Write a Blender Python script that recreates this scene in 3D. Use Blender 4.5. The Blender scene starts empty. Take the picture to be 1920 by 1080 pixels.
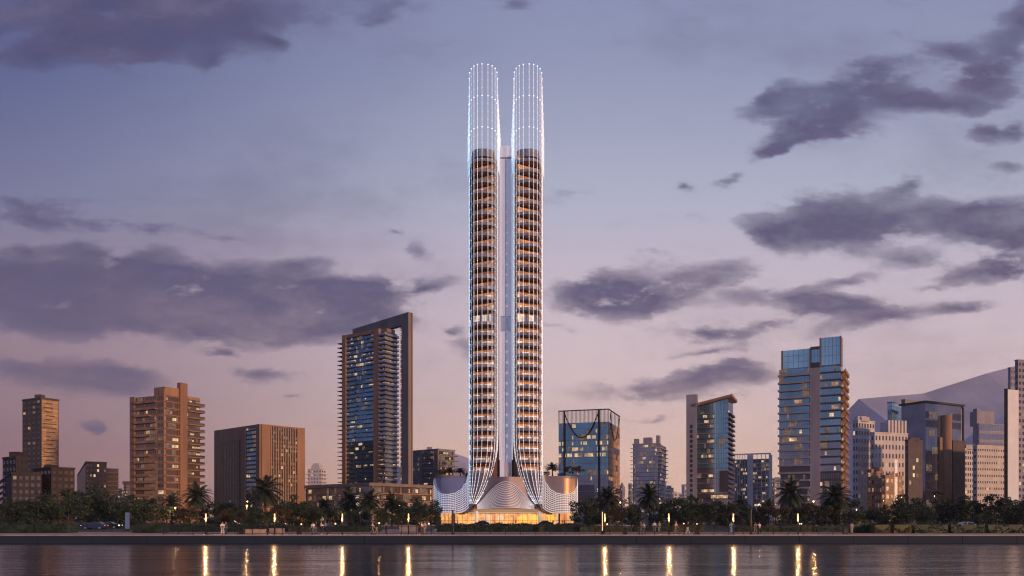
import bpy, bmesh, math, random
from mathutils import Vector, Matrix
SC = bpy.context.scene
COL = SC.collection
rnd = random.Random(7)
# ------------------------------------------------------------------ camera
F, HY, EYE = 1500.0, 972.0, 2.1          # focal length in photo pixels, horizon row, eye height over the promenade
cam = bpy.data.objects.new('camera', bpy.data.cameras.new('camera'))
COL.objects.link(cam)
cam.location = (0, 0, EYE); cam.rotation_euler = (math.pi/2, 0, 0)
cam.data.sensor_width = 36; cam.data.lens = 36*F/1920
cam.data.shift_y = (HY-540)/1920
cam.data.clip_start = 0.5; cam.data.clip_end = 30000
SC.camera = cam
SC.view_settings.view_transform = 'Standard'; SC.view_settings.look = 'None'
SC.view_settings.exposure = 0; SC.view_settings.gamma = 1
SC.cycles.use_denoising = True
SC.cycles.max_bounces = 6; SC.cycles.diffuse_bounces = 2; SC.cycles.glossy_bounces = 3
SC.cycles.filter_width = 1.2; SC.cycles.volume_bounces = 0; SC.cycles.sample_clamp_indirect = 4
def X(px, Y): return (px-960)/F*Y
def Z(py, Y): return EYE+(HY-py)/F*Y
def lin(c):
    return tuple((v/255/12.92 if v/255 <= .04045 else ((v/255+.055)/1.055)**2.4) for v in c)
# ------------------------------------------------------------------ world: dusk sky with clouds
W = bpy.data.worlds.new('World'); SC.world = W; W.use_nodes = True
T = W.node_tree; T.nodes.clear(); LK = T.links.new
def nd(t, **k):
    n = T.nodes.new(t)
    for a, b in k.items(): setattr(n, a, b)
    return n
def put(sock, v):
    if hasattr(v, 'is_output'): LK(v, sock)
    else: sock.default_value = v
def mth(op, a, b=0.0, c=0.0, clamp=False):
    n = nd('ShaderNodeMath', operation=op, use_clamp=clamp)
    put(n.inputs[0], a); put(n.inputs[1], b); put(n.inputs[2], c)
    return n.outputs[0]
def mixc(f, a, b, bt='MIX'):
    n = nd('ShaderNodeMix', data_type='RGBA', blend_type=bt)
    put(n.inputs['Factor'], f); put(n.inputs['A'], a); put(n.inputs['B'], b)
    return n.outputs['Result']
def ramp(f, stops):
    n = nd('ShaderNodeValToRGB'); e = n.color_ramp.elements
    while len(e) < len(stops): e.new(.5)
    for i, (p, c) in enumerate(stops):
        e[i].position = p; e[i].color = (*lin(c), 1)
    put(n.inputs[0], f); return n.outputs[0]
SUN_EL, SUN_AZ = math.radians(6), math.radians(132)      # clockwise from +Y: the sun is low, to the right and behind the camera
tc = nd('ShaderNodeTexCoord'); sx = nd('ShaderNodeSeparateXYZ'); LK(tc.outputs['Generated'], sx.inputs[0])
dx, dy, dz = sx.outputs
ay = mth('MAXIMUM', mth('ABSOLUTE', dy), .12)
U = mth('DIVIDE', dx, ay); V = mth('DIVIDE', dz, ay)
cmb = nd('ShaderNodeCombineXYZ'); LK(U, cmb.inputs[0]); LK(mth('MULTIPLY', V, 1.0), cmb.inputs[1])
st = nd('ShaderNodeMapping'); LK(cmb.outputs[0], st.inputs[0]); st.inputs['Scale'].default_value = (1, 2.1, 1); st.inputs['Location'].default_value = (3.1, 1.7, 0)
def noise(scale, detail=6, rough=.55, vec=None, off=0):
    n = nd('ShaderNodeTexNoise'); LK(vec or st.outputs[0], n.inputs['Vector'])
    n.inputs['Scale'].default_value = scale; n.inputs['Detail'].default_value = detail; n.inputs['Roughness'].default_value = rough
    return n
w1 = noise(6.5, 7, .62)
wv = nd('ShaderNodeVectorMath', operation='MULTIPLY_ADD'); LK(w1.outputs['Color'], wv.inputs[0]); wv.inputs[1].default_value = (.10, .05, 0); LK(cmb.outputs[0], wv.inputs[2])
wo = nd('ShaderNodeVectorMath', operation='SUBTRACT'); LK(wv.outputs[0], wo.inputs[0]); wo.inputs[1].default_value = (.05, .025, 0)
BLOBS = [(150,30,400,90,-3,1.0),(340,58,260,75,8,1.05),(60,100,140,50,-14,.75),(235,95,150,55,5,.85),(470,75,110,28,10,.5),(395,118,58,48,-35,.7),(520,18,230,60,0,.7),
 (760,12,140,45,5,.65),(715,42,55,32,0,.5),(962,3,80,22,0,.6),(520,83,40,18,15,.6),
 (60,376,150,22,4,.7),(70,406,150,30,3,.85),(215,418,90,16,6,.6),(300,434,90,22,6,.75),(415,446,95,18,3,.65),(45,467,90,24,0,.75),(150,463,70,26,0,.75),
 (290,560,520,105,5,1.35),(110,560,300,95,0,1.25),(470,575,330,85,5,1.2),(600,592,260,62,2,1.05),(250,500,150,45,0,.9),(700,548,85,42,-20,.95),(790,548,80,34,-12,1.0),(565,500,70,30,-14,.9),(770,470,52,48,-45,.75),(737,430,30,15,0,.8),(650,535,90,40,0,.8),
 (80,695,280,58,4,1.05),(215,712,150,40,6,.85),(490,705,115,28,-2,.95),(415,658,50,15,5,.9),(168,798,45,20,10,.85),(190,810,30,14,20,.7),(555,750,40,9,0,.7),(383,622,22,9,0,.8),
 (866,650,45,50,10,.75),(850,618,30,14,0,.7),(680,470,60,9,-5,.35),(1130,465,120,10,4,.2),
 (1560,205,220,62,-2,1.3),(1470,190,110,38,-8,1.15),(1640,140,120,48,-10,1.0),(1500,258,120,38,-18,1.2),(1745,196,140,28,5,1.05),(1440,290,75,20,-12,.85),(1600,255,100,22,0,.6),
 (1860,145,120,95,0,1.25),(1905,40,90,85,0,1.1),(1770,95,75,26,0,.9),(1680,66,60,22,0,.5),(1850,250,80,28,5,1.05),(1912,245,45,34,0,1.0),(1890,318,50,22,0,.75),
 (1303,342,34,15,0,.85),(1380,332,42,12,-6,.85),(1500,270,60,16,0,.5),
 (1840,420,215,62,4,1.25),(1905,415,120,55,0,1.1),(1600,395,210,58,4,.92),(1560,440,220,64,10,.92),(1720,484,85,28,0,.9),(1455,440,100,46,15,.8),(1690,355,95,26,-25,.7),(1310,405,90,22,0,.4),(1820,508,115,38,-12,1.15),(1905,490,70,42,0,1.1),(1570,525,120,24,-12,.8),
 (1245,545,230,66,-4,1.0),(1140,560,130,58,0,.95),(1335,515,130,34,-16,.95),(1220,480,55,13,0,.6),
 (1510,565,170,32,4,1.0),(1600,578,140,34,0,.85),(1640,608,260,32,-10,.95),(1800,578,80,14,-8,.75),(1750,540,80,12,-4,.4),
 (1340,618,165,28,-2,.95),(1320,655,130,14,-9,.7),(1480,602,110,20,-10,.7),(1380,672,70,14,0,.5),
 (1195,728,180,38,-4,.95),(1335,708,165,42,-9,.9),(1420,700,120,40,0,.7),(1385,748,110,20,0,.6),(1230,785,100,13,-4,.5),(1060,620,70,12,0,.5),(1090,365,60,9,0,.3),(1640,700,140,12,-5,.25)]
acc = None
for (cx, cy, rx, ry, ro, w) in BLOBS:
    m = nd('ShaderNodeMapping', vector_type='TEXTURE'); LK(wo.outputs[0], m.inputs[0])
    m.inputs['Location'].default_value = ((cx-960)/F, (HY-cy)/F, 0); m.inputs['Rotation'].default_value = (0, 0, math.radians(-ro)); m.inputs['Scale'].default_value = (rx/F, ry/F, 1)
    g = nd('ShaderNodeTexGradient', gradient_type='SPHERICAL'); LK(m.outputs[0], g.inputs[0])
    acc = mth('MULTIPLY', g.outputs['Fac'], w) if acc is None else mth('MULTIPLY_ADD', g.outputs['Fac'], w, acc)
fb = noise(12, 12, .66); fb2 = noise(7.0, 9, .66)
S = mth('MULTIPLY_ADD', mth('SUBTRACT', fb.outputs['Fac'], .5), 2.6, mth('MINIMUM', acc, .84))
ms = nd('ShaderNodeMapRange', interpolation_type='SMOOTHSTEP'); LK(S, ms.inputs[0]); ms.inputs[1].default_value = .14; ms.inputs[2].default_value = .70
thick = mth('MINIMUM', mth('MULTIPLY_ADD', acc, .80, .12), .92)
cd = mth('MULTIPLY', ms.outputs[0], mth('MULTIPLY_ADD', mth('SUBTRACT', fb2.outputs['Fac'], .5), 1.9, thick), clamp=True)
vn = mth('MULTIPLY', mth('MAXIMUM', V, 0.0), .6)          # ramp position = .6 * tan(elevation)
right = ramp(vn, [(0, (232,192,168)), (.05, (222,192,178)), (.10, (208,189,190)), (.18, (190,180,192)), (.25, (173,177,196)), (.34, (153,160,187)), (.42, (143,150,181)), (.8, (100,106,148))])
left = ramp(vn, [(0, (150,112,112)), (.05, (152,117,124)), (.10, (153,128,138)), (.17, (152,136,154)), (.24, (127,130,160)), (.33, (101,110,149)), (.42, (96,99,140)), (.8, (70,76,120))])
mr = nd('ShaderNodeMapRange', interpolation_type='SMOOTHSTEP'); LK(U, mr.inputs[0]); mr.inputs[1].default_value = -.70; mr.inputs[2].default_value = .10
clear = mixc(mr.outputs[0], left, right)
back = ramp(vn, [(0, (160,150,170)), (.1, (132,150,186)), (.3, (106,144,192)), (.8, (74,100,152))])
mb_ = nd('ShaderNodeMapRange', interpolation_type='SMOOTHSTEP'); LK(dy, mb_.inputs[0]); mb_.inputs[1].default_value = -.25; mb_.inputs[2].default_value = .25
clear = mixc(mb_.outputs[0], back, clear)
ccol = ramp(vn, [(0, (120,100,118)), (.12, (104,92,118)), (.2, (72,75,108)), (.3, (80,83,116)), (.42, (76,76,106))])
ccl = mixc(mr.outputs[0], mixc(1.0, ccol, (.86, .84, .95, 1), 'MULTIPLY'), ccol)
ccl = mixc(mth('MULTIPLY', mth('SUBTRACT', fb2.outputs['Fac'], .36, clamp=True), 1.7), ccl, (*lin((166,152,172)), 1))
ku = nd('ShaderNodeMapRange', interpolation_type='SMOOTHSTEP'); LK(V, ku.inputs[0]); ku.inputs[1].default_value = .08; ku.inputs[2].default_value = .65; ku.inputs[3].default_value = 1; ku.inputs[4].default_value = .1
gain = mth('MULTIPLY_ADD', ku.outputs[0], mth('MULTIPLY_ADD', mr.outputs[0], .34, .08), 1.0)
gv = nd('ShaderNodeCombineXYZ'); [LK(gain, gv.inputs[i]) for i in range(3)]
clear = mixc(1.0, clear, gv.outputs[0], 'MULTIPLY')
ccl = mixc(1.0, ccl, (.62, .68, .80, 1), 'MULTIPLY')
wis = noise(2.6, 8, .68); wmr = nd('ShaderNodeMapRange', interpolation_type='SMOOTHSTEP'); LK(wis.outputs['Fac'], wmr.inputs[0]); wmr.inputs[1].default_value = .47; wmr.inputs[2].default_value = .70; wmr.inputs[4].default_value = .48
clear = mixc(wmr.outputs[0], clear, mixc(.45, ccl, clear))
skyc = mixc(cd, clear, ccl)
nish = nd('ShaderNodeTexSky', sky_type='NISHITA', sun_disc=False, sun_elevation=SUN_EL, sun_rotation=SUN_AZ)
hs = nd('ShaderNodeHueSaturation'); hs.inputs['Saturation'].default_value = 1.17; LK(skyc, hs.inputs['Color'])
bg1 = nd('ShaderNodeBackground'); LK(hs.outputs[0], bg1.inputs[0]); bg1.inputs[1].default_value = .96
bg2 = nd('ShaderNodeBackground'); LK(nish.outputs[0], bg2.inputs[0]); bg2.inputs[1].default_value = .004
ad = nd('ShaderNodeAddShader'); LK(bg1.outputs[0], ad.inputs[0]); LK(bg2.outputs[0], ad.inputs[1])
wout = nd('ShaderNodeOutputWorld'); LK(ad.outputs[0], wout.inputs[0])
# ------------------------------------------------------------------ sun
sl = bpy.data.lights.new('sun', 'SUN'); sl.energy = 3.8; sl.angle = math.radians(5); sl.color = (1, .58, .32)
so = bpy.data.objects.new('sun', sl); COL.objects.link(so)
sd = Vector((math.sin(SUN_AZ)*math.cos(SUN_EL), math.cos(SUN_AZ)*math.cos(SUN_EL), math.sin(SUN_EL)))
so.rotation_euler = sd.to_track_quat('Z', 'Y').to_euler()
# ------------------------------------------------------------------ helpers
def thing(name, label, cat, loc=(0,0,0), rz=0, group=None):
    o = bpy.data.objects.new(name, None); COL.objects.link(o)
    o.location = loc; o.rotation_euler = (0, 0, rz); o.empty_display_size = .5
    o['label'] = label; o['category'] = cat
    if group: o['group'] = group
    return o
def tag(o, label=None, cat=None, group=None, kind=None):
    if label: o['label'] = label
    if cat: o['category'] = cat
    if group: o['group'] = group
    if kind: o['kind'] = kind
    return o
def copy_tree(o, parent=None):
    c = o.copy(); COL.objects.link(c); c.parent = parent
    for ch in o.children: copy_tree(ch, c)
    return c
class MB:
    """collects faces; build() links them as one mesh object"""
    def __init__(s): s.v, s.f, s.m = [], [], []
    def face(s, pts, m=0):
        b = len(s.v); s.v += [tuple(p) for p in pts]; s.f.append(tuple(range(b, b+len(pts)))); s.m.append(m)
    def hexa(s, p, m=0):       # p: 4 bottom (counter-clockwise) + 4 top
        b = len(s.v); s.v += [tuple(q) for q in p]
        for q in ((3,2,1,0),(4,5,6,7),(0,1,5,4),(1,2,6,5),(2,3,7,6),(3,0,4,7)):
            s.f.append(tuple(b+i for i in q)); s.m.append(m)
    def box(s, x0, x1, y0, y1, z0, z1, m=0):
        s.hexa([(x0,y0,z0),(x1,y0,z0),(x1,y1,z0),(x0,y1,z0),(x0,y0,z1),(x1,y0,z1),(x1,y1,z1),(x0,y1,z1)], m)
    def prism(s, poly, z0, z1, m=0, cap=True):
        n = len(poly); b = len(s.v)
        s.v += [(p[0],p[1],z0) for p in poly]+[(p[0],p[1],z1) for p in poly]
        for i in range(n):
            j = (i+1) % n; s.f.append((b+i,b+j,b+n+j,b+n+i)); s.m.append(m)
        if cap:
            s.f.append(tuple(b+i for i in reversed(range(n)))); s.m.append(m)
            s.f.append(tuple(b+n+i for i in range(n))); s.m.append(m)
    def tube(s, path, r, n=5, m=0, cap=True):
        rs = r if isinstance(r, (list, tuple)) else [r]*len(path)
        path = [Vector(p) for p in path]; b = len(s.v); a0 = None
        for i, p in enumerate(path):
            d = (path[min(i+1, len(path)-1)]-path[max(i-1, 0)])
            d = d.normalized() if d.length > 1e-9 else Vector((0,0,1))
            if a0 is None: a0 = Vector((1,0,0)) if abs(d.x) < .8 else Vector((0,1,0))
            a0 = (a0-d*a0.dot(d)).normalized(); c = d.cross(a0)
            for k in range(n):
                t = 2*math.pi*k/n+math.pi/4
                s.v.append(tuple(p+(a0*math.cos(t)+c*math.sin(t))*rs[i]))
        for i in range(len(path)-1):
            for k in range(n):
                k2 = (k+1) % n
                s.f.append((b+i*n+k, b+i*n+k2, b+(i+1)*n+k2, b+(i+1)*n+k)); s.m.append(m)
        if cap:
            s.f.append(tuple(b+k for k in reversed(range(n)))); s.m.append(m)
            s.f.append(tuple(b+(len(path)-1)*n+k for k in range(n))); s.m.append(m)
    def ball(s, c, r, m=0, seg=6, rings=4, sz=1.0):
        b = len(s.v)
        for i in range(rings+1):
            t = math.pi*i/rings
            for k in range(seg):
                a = 2*math.pi*k/seg
                s.v.append((c[0]+r*math.sin(t)*math.cos(a), c[1]+r*math.sin(t)*math.sin(a), c[2]-r*sz*math.cos(t)))
        for i in range(rings):
            for k in range(seg):
                k2 = (k+1) % seg
                s.f.append((b+i*seg+k, b+i*seg+k2, b+(i+1)*seg+k2, b+(i+1)*seg+k)); s.m.append(m)
    def octa(s, c, r, m=0):
        b = len(s.v); x, y, z = c
        s.v += [(x+r,y,z),(x,y+r,z),(x-r,y,z),(x,y-r,z),(x,y,z+r),(x,y,z-r)]
        for q in ((0,1,4),(1,2,4),(2,3,4),(3,0,4),(1,0,5),(2,1,5),(3,2,5),(0,3,5)):
            s.f.append(tuple(b+i for i in q)); s.m.append(m)
    def fbox(s, fr, u0, u1, w0, w1, z0, z1, m=0):
        P = fr.at
        s.hexa([P(u0,w1,z0),P(u1,w1,z0),P(u1,w0,z0),P(u0,w0,z0),P(u0,w1,z1),P(u1,w1,z1),P(u1,w0,z1),P(u0,w0,z1)], m)
    def fquad(s, fr, u0, u1, w, z0, z1, m=0):
        P = fr.at; s.face([P(u0,w,z0),P(u1,w,z0),P(u1,w,z1),P(u0,w,z1)], m)
    def build(s, name, mats, parent=None, org=None, smooth=False):
        if not isinstance(mats, (list, tuple)): mats = [mats]
        o0 = Vector((0,0,0))
        if parent is not None and org is None:
            r = parent
            while r.parent is not None: r = r.parent
            o0 = Vector(r.location)
        elif org is not None: o0 = Vector(org)
        me = bpy.data.meshes.new(name)
        me.from_pydata([(v[0]-o0.x, v[1]-o0.y, v[2]-o0.z) for v in s.v], [], s.f)
        for m in mats: me.materials.append(m)
        me.polygons.foreach_set('material_index', s.m)
        if smooth: me.polygons.foreach_set('use_smooth', [True]*len(s.f))
        me.update()
        o = bpy.data.objects.new(name, me); COL.objects.link(o)
        if parent is not None: o.parent = parent
        elif org is not None: o.location = o0
        return o
class Frame:
    """a wall: origin, direction u along it, outward normal n"""
    def __init__(s, o, u, n): s.o, s.u, s.n = o, u, n
    def at(s, u, w, z): return (s.o[0]+s.u[0]*u+s.n[0]*w, s.o[1]+s.u[1]*u+s.n[1]*w, z)
# ------------------------------------------------------------------ materials
def material(name, col, rough=.7, metal=0.0, var=.18, scale=.6, bump=0.0, bscale=4.0, spec=.5, emit=None, es=0.0, emitvar=0.0, stretch=(1,1,1), vcol=None):
    m = bpy.data.materials.new(name); m.use_nodes = True
    t = m.node_tree; p = t.nodes['Principled BSDF']
    p.inputs['Roughness'].default_value = rough; p.inputs['Metallic'].default_value = metal
    p.inputs['Specular IOR Level'].default_value = spec
    p.inputs['Base Color'].default_value = (*col, 1)
    c = t.nodes.new('ShaderNodeTexCoord'); mp = t.nodes.new('ShaderNodeMapping'); t.links.new(c.outputs['Object'], mp.inputs[0])
    mp.inputs['Scale'].default_value = stretch
    if var:
        n = t.nodes.new('ShaderNodeTexNoise'); n.inputs['Scale'].default_value = scale; n.inputs['Detail'].default_value = 5
        t.links.new(mp.outputs[0], n.inputs['Vector'])
        r = t.nodes.new('ShaderNodeValToRGB'); e = r.color_ramp.elements
        e[0].position = .3; e[1].position = .7
        d = vcol or tuple(v*(1-var) for v in col)
        e[0].color = (*d, 1); e[1].color = (*[min(1, v*(1+var)) for v in col], 1)
        t.links.new(n.outputs['Fac'], r.inputs[0]); t.links.new(r.outputs[0], p.inputs['Base Color'])
    if bump:
        n2 = t.nodes.new('ShaderNodeTexNoise'); n2.inputs['Scale'].default_value = bscale; n2.inputs['Detail'].default_value = 4
        t.links.new(mp.outputs[0], n2.inputs['Vector'])
        b = t.nodes.new('ShaderNodeBump'); b.inputs['Strength'].default_value = bump; b.inputs['Distance'].default_value = .1
        t.links.new(n2.outputs['Fac'], b.inputs['Height']); t.links.new(b.outputs[0], p.inputs['Normal'])
    if emit:
        p.inputs['Emission Color'].default_value = (*emit, 1); p.inputs['Emission Strength'].default_value = es
        if emitvar:
            n3 = t.nodes.new('ShaderNodeTexNoise'); n3.inputs['Scale'].default_value = .55; n3.inputs['Detail'].default_value = 3
            t.links.new(c.outputs['Object'], n3.inputs['Vector'])
            mr_ = t.nodes.new('ShaderNodeMapRange'); mr_.inputs[1].default_value = .35; mr_.inputs[2].default_value = .65
            mr_.inputs[3].default_value = es*(1-emitvar); mr_.inputs[4].default_value = es*(1+emitvar)
            t.links.new(n3.outputs['Fac'], mr_.inputs[0]); t.links.new(mr_.outputs[0], p.inputs['Emission Strength'])
    return m
def glassy(name, col, rough=.06, metal=.75, bump=.06, bscale=.25):
    return material(name, col, rough, metal, var=.22, scale=.09, bump=bump, bscale=bscale)
def quiet(m): m.cycles.emission_sampling = 'NONE'; return m
M = {}
M['water'] = None
M['promenade'] = material('paving', (.50,.33,.24), .75, var=.15, scale=1.5)
M['ground'] = material('ground', (.05,.05,.035), .9, var=.3, scale=.4)
M['asphalt'] = material('asphalt', (.05,.05,.055), .85)
M['grass'] = material('lawn', (.035,.05,.02), .9, var=.35, scale=1.2, bump=.6, bscale=9)
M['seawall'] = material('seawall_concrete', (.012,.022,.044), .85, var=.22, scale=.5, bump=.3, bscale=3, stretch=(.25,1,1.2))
M['coping'] = material('coping', (.34,.27,.23), .7)
M['black'] = material('black_metal', (.015,.015,.017), .45, .3, var=.1)
M['dark'] = material('dark_metal', (.04,.035,.035), .5, .3)
M['tube'] = material('lamp_tube', (.10,.06,.03), .4, var=0, emit=(1,.55,.20), es=1.7)
M['globe'] = material('garden_globe', (.15,.1,.06), .4, var=0, emit=(1,.60,.28), es=1.8)
M['street'] = material('street_lamp_glow', (.15,.1,.06), .4, var=0, emit=(1,.60,.26), es=2.4)
M['bark'] = material('bark', (.055,.042,.032), .9, bump=.6, bscale=6)
M['palmbark'] = material('palm_bark', (.06,.045,.035), .95, bump=.8, bscale=8, stretch=(1,1,3))
def leafmat(n, c): 
    m = material(n, c, .6, var=.45, scale=.7); return m
M['leaf_a'] = leafmat('leaf_dark', (.020,.036,.018))
M['leaf_b'] = leafmat('leaf_mid', (.030,.046,.016))
M['leaf_c'] = leafmat('leaf_rusty', (.070,.036,.016))
M['leaf_y'] = leafmat('leaf_olive', (.085,.075,.02))  # yellow-green leaves; on lit beds the uplight glow is in this colour
M['leaf_p'] = leafmat('palm_leaf', (.024,.036,.022))
M['brown'] = material('brown_panel', (.32,.165,.092), .6, var=.22, scale=.22, stretch=(1,1,.18))
M['brown2'] = material('tan_render', (.38,.20,.11), .7, var=.26, scale=.3, stretch=(1,1,.25))
M['brown3'] = material('dark_brown', (.10,.068,.056), .7, var=.2, scale=.3)
M['brown4'] = material('blackish_brown', (.034,.024,.022), .8, var=.3, scale=.3)
M['fin'] = material('fin_tan', (.46,.30,.19), .6, var=.1)
M['taupe'] = material('taupe_panel', (.24,.175,.15), .6, var=.18, scale=.25, stretch=(1,1,.15))
M['grey'] = material('grey_concrete', (.26,.24,.25), .75, var=.12, scale=.2)
M['lilac'] = material('lilac_render', (.30,.265,.30), .7, var=.2, scale=.25, stretch=(1,1,.2))
M['pale'] = material('pale_stone', (.66,.58,.54), .75, var=.12, scale=.25)
M['white'] = material('white_render', (.80,.76,.75), .7, var=.06, scale=.2)
M['slab'] = material('balcony_slab', (.20,.18,.185), .6, var=.1)
M['rail'] = glassy('balcony_glass', (.30,.32,.37), .12, .5)
M['dkslab'] = material('dark_slab', (.055,.045,.045), .6)
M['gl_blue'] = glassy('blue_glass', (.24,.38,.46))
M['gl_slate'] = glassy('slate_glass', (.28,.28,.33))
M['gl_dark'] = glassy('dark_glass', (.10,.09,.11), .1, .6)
M['gl_teal'] = glassy('bright_glass', (.40,.58,.66))
M['gl_brown'] = glassy('bronze_glass', (.20,.13,.10), .12, .6)
M['lit_a'] = quiet(material('lit_window', (.2,.15,.1), .3, var=0, emit=(1,.69,.38), es=.60, emitvar=.6))
M['lit_b'] = quiet(material('lit_window_soft', (.15,.12,.1), .3, var=0, emit=(1,.55,.26), es=.32, emitvar=.6))
M['lit_c'] = quiet(material('lit_window_dim', (.10,.09,.09), .15, .3, var=0, emit=(1,.62,.38), es=.12, emitvar=.6))
M['gold'] = material('golden_cladding', (.50,.30,.16), .5, .15, var=.4, scale=.25, stretch=(1,1,3))  # sunset reflected on the walls, painted as an ochre base colour
# ------------------------------------------------------------------ buildings: generic kit
class Tower:
    """a block with a vertical corner towards the camera; left and right faces end at pixel columns lpx and rpx (read once from the photo to size it)"""
    def __init__(s, name, label, cat, cpx, Y, lpx, rpx, deg, top, group=None, base=0.0):
        a = math.radians(deg); s.c = (X(cpx,Y), Y); s.Y = Y
        dl = (-math.cos(a), math.sin(a)); dr = (math.sin(a), math.cos(a))
        def run(d, px):
            k = (px-960)/F; return (k*Y-s.c[0])/(d[0]-k*d[1])
        s.L = run(dl, lpx); s.R = run(dr, rpx) if rpx else 0.0
        s.le = (s.c[0]+dl[0]*s.L, s.c[1]+dl[1]*s.L)
        s.top = Z(top, Y); s.z0 = base; s.dl, s.dr = dl, dr
        s.fl = Frame(s.le, (-dl[0],-dl[1]), (-math.sin(a),-math.cos(a)))
        s.fr = Frame(s.c, dr, (math.cos(a),-math.sin(a)))
        s.root = thing(name, label, cat, (s.c[0], s.c[1], 0), 0, group)
    def poly(s, L=None, R=None, inset=0.0):
        L = s.L if L is None else L; R = s.R if R is None else R
        c, dl, dr = s.c, s.dl, s.dr; i = inset
        p = lambda l, r: (c[0]+dl[0]*l+dr[0]*r, c[1]+dl[1]*l+dr[1]*r)
        return [p(L-i, i), p(i, i), p(i, R-i), p(L-i, R-i)]
    def z(s, py, Y=None): return Z(py, Y or s.Y)
    def body(s, mat, z1=None, name='wall', inset=0.0):
        b = MB(); b.prism(s.poly(inset=inset), s.z0, z1 or s.top); return b.build(name, mat, s.root)
    def part(s, name, b, mats, parent=None, smooth=False): return b.build(name, mats, parent or s.root, smooth=smooth)
def panes(b, fr, u0, u1, z0, z1, n, w=.06, lit=.1, frame=4, mw=.07, soft=.15, dim=.12, mulw=.05, rail=True):
    """a ribbon of n panes: materials 0 glass, 1 lit, 2 soft, 3 dim, 4 frame"""
    du = (u1-u0)/n; run = 0; mm = 0
    for i in range(n):
        if run <= 0:
            t = rnd.random(); run = rnd.choice((1,1,2,3))
            mm = 1 if t < lit else 2 if t < lit+lit*soft*4 else 3 if t < lit+lit*soft*4+dim else 0
        run -= 1
        ua, ub = u0+i*du, u0+(i+1)*du
        if mm in (1, 2) and z1-z0 > 1.7:
            za, zb = z0+(z1-z0)*.16, z0+(z1-z0)*.78
            b.fquad(fr, ua, ub, w, z0, za, 0); b.fquad(fr, ua, ub, w, za, zb, mm); b.fquad(fr, ua, ub, w, zb, z1, 0)
        else: b.fquad(fr, ua, ub, w, z0, z1, mm)
    if mw:
        for i in range(n+1):
            u = u0+i*du; b.fbox(fr, max(u0, u-mw/2), min(u1, u+mw/2) if i else u+mw/2, w-.04, w+mulw, z0, z1, frame)
def gset(g, frame='dark'): return [M[g], M['lit_a'], M['lit_b'], M['lit_c'], M[frame]]
def roof_kit(t, mat, n=2, h=3.0, seed=1):
    r = random.Random(seed); b = MB()
    for i in range(n):
        fu = r.uniform(.15, .75); fv = r.uniform(.2, .6); c = t.c
        px = c[0]+t.dl[0]*t.L*fu+t.dr[0]*t.R*fv; py = c[1]+t.dl[1]*t.L*fu+t.dr[1]*t.R*fv
        a = r.uniform(1.5, 3.5); d = r.uniform(1.5, 3); hh = h*r.uniform(.6, 1.1)
        b.box(px-a, px+a, py-d, py+d, t.top-.1, t.top+hh)
    return t.part('roof_box', b, mat)
def punched(t, fr, W, z0, z1, nf, nc, mats, lit=.06, ww=.55, wh=.5, w=.05, u0=0.0):
    """rows of separate windows, one part per storey"""
    fh = (z1-z0)/nf; cu = (W-u0)/nc
    kept = 0; rest = MB()
    for k in reversed(range(nf)):
        for i in range(nc):
            q = rnd.random(); mm = 1 if q < lit else 2 if q < lit*1.8 else 3 if q < lit*2.5 else 0
            ua = u0+(i+.5-ww/2)*cu; ub = u0+(i+.5+ww/2)*cu; za = z0+(k+.28)*fh; zb = za+wh*fh
            kept += 1; b = MB() if kept <= 50 else rest
            b.fquad(fr, ua, ub, w, za, zb, mm)
            b.fbox(fr, ua-.08, ub+.08, 0, .16, za-.14, za, 4); b.fbox(fr, ua-.08, ub+.08, 0, .12, zb, zb+.1, 4)
            if kept <= 50: t.part('window', b, mats)
    if rest.f: t.part('window', rest, mats)['kind'] = 'stuff'
def simple(name, label, cpx, Y, lpx, rpx, deg, top, nf, ncl, ncr, wall, g='gl_dark', lit=.06, kit=2, seed=1, ww=.55, wh=.5, frame=None, z0=3.0, cat='building', group=None):
    t = Tower(name, label, cat, cpx, Y, lpx, rpx, deg, top, group)
    t.body(M[wall])
    b = MB(); b.prism(t.poly(inset=-.25), t.top-.01, t.top+.7); t.part('parapet', b, M[wall])
    ms = gset(g, frame or wall)
    if ncl: punched(t, t.fl, t.L, z0, t.top-.3, nf, ncl, ms, lit, ww, wh)
    if ncr: punched(t, t.fr, t.R, z0, t.top-.3, nf, ncr, ms, lit, ww, wh)
    if kit: roof_kit(t, M[wall], kit, 3.2, seed)
    return t
# ---- left bank
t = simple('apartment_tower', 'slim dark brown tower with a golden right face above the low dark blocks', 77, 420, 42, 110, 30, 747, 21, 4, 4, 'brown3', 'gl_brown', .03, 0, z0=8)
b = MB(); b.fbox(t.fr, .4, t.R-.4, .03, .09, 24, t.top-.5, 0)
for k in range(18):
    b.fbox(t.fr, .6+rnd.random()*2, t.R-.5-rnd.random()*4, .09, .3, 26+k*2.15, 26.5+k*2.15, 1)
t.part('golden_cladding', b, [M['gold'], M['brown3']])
b = MB(); b.prism([(t.c[0]-4.6,t.c[1]+2),(t.c[0]-.8,t.c[1]+1),(t.c[0]-.2,t.c[1]+4),(t.c[0]-3.8,t.c[1]+6)], t.top, t.top+2.3); t.part('roof_box', b, M['brown3'])
simple('low_building', 'dark low block with stepped roof at far left under the slim tower', 30, 375, 5, 52, 35, 858, 8, 4, 3, 'brown4', 'gl_dark', .02, 1, 3)
simple('low_building', 'broad dark block at left edge in front of the slim tower', 22, 340, -60, 78, 55, 888, 6, 6, 5, 'brown4', 'gl_dark', .03, 2, 4)
simple('low_building', 'dark block with reddish brown wall directly below the slim tower', 96, 350, 62, 140, 40, 878, 7, 5, 4, 'brown4', 'gl_brown', .02, 1, 9)
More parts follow.
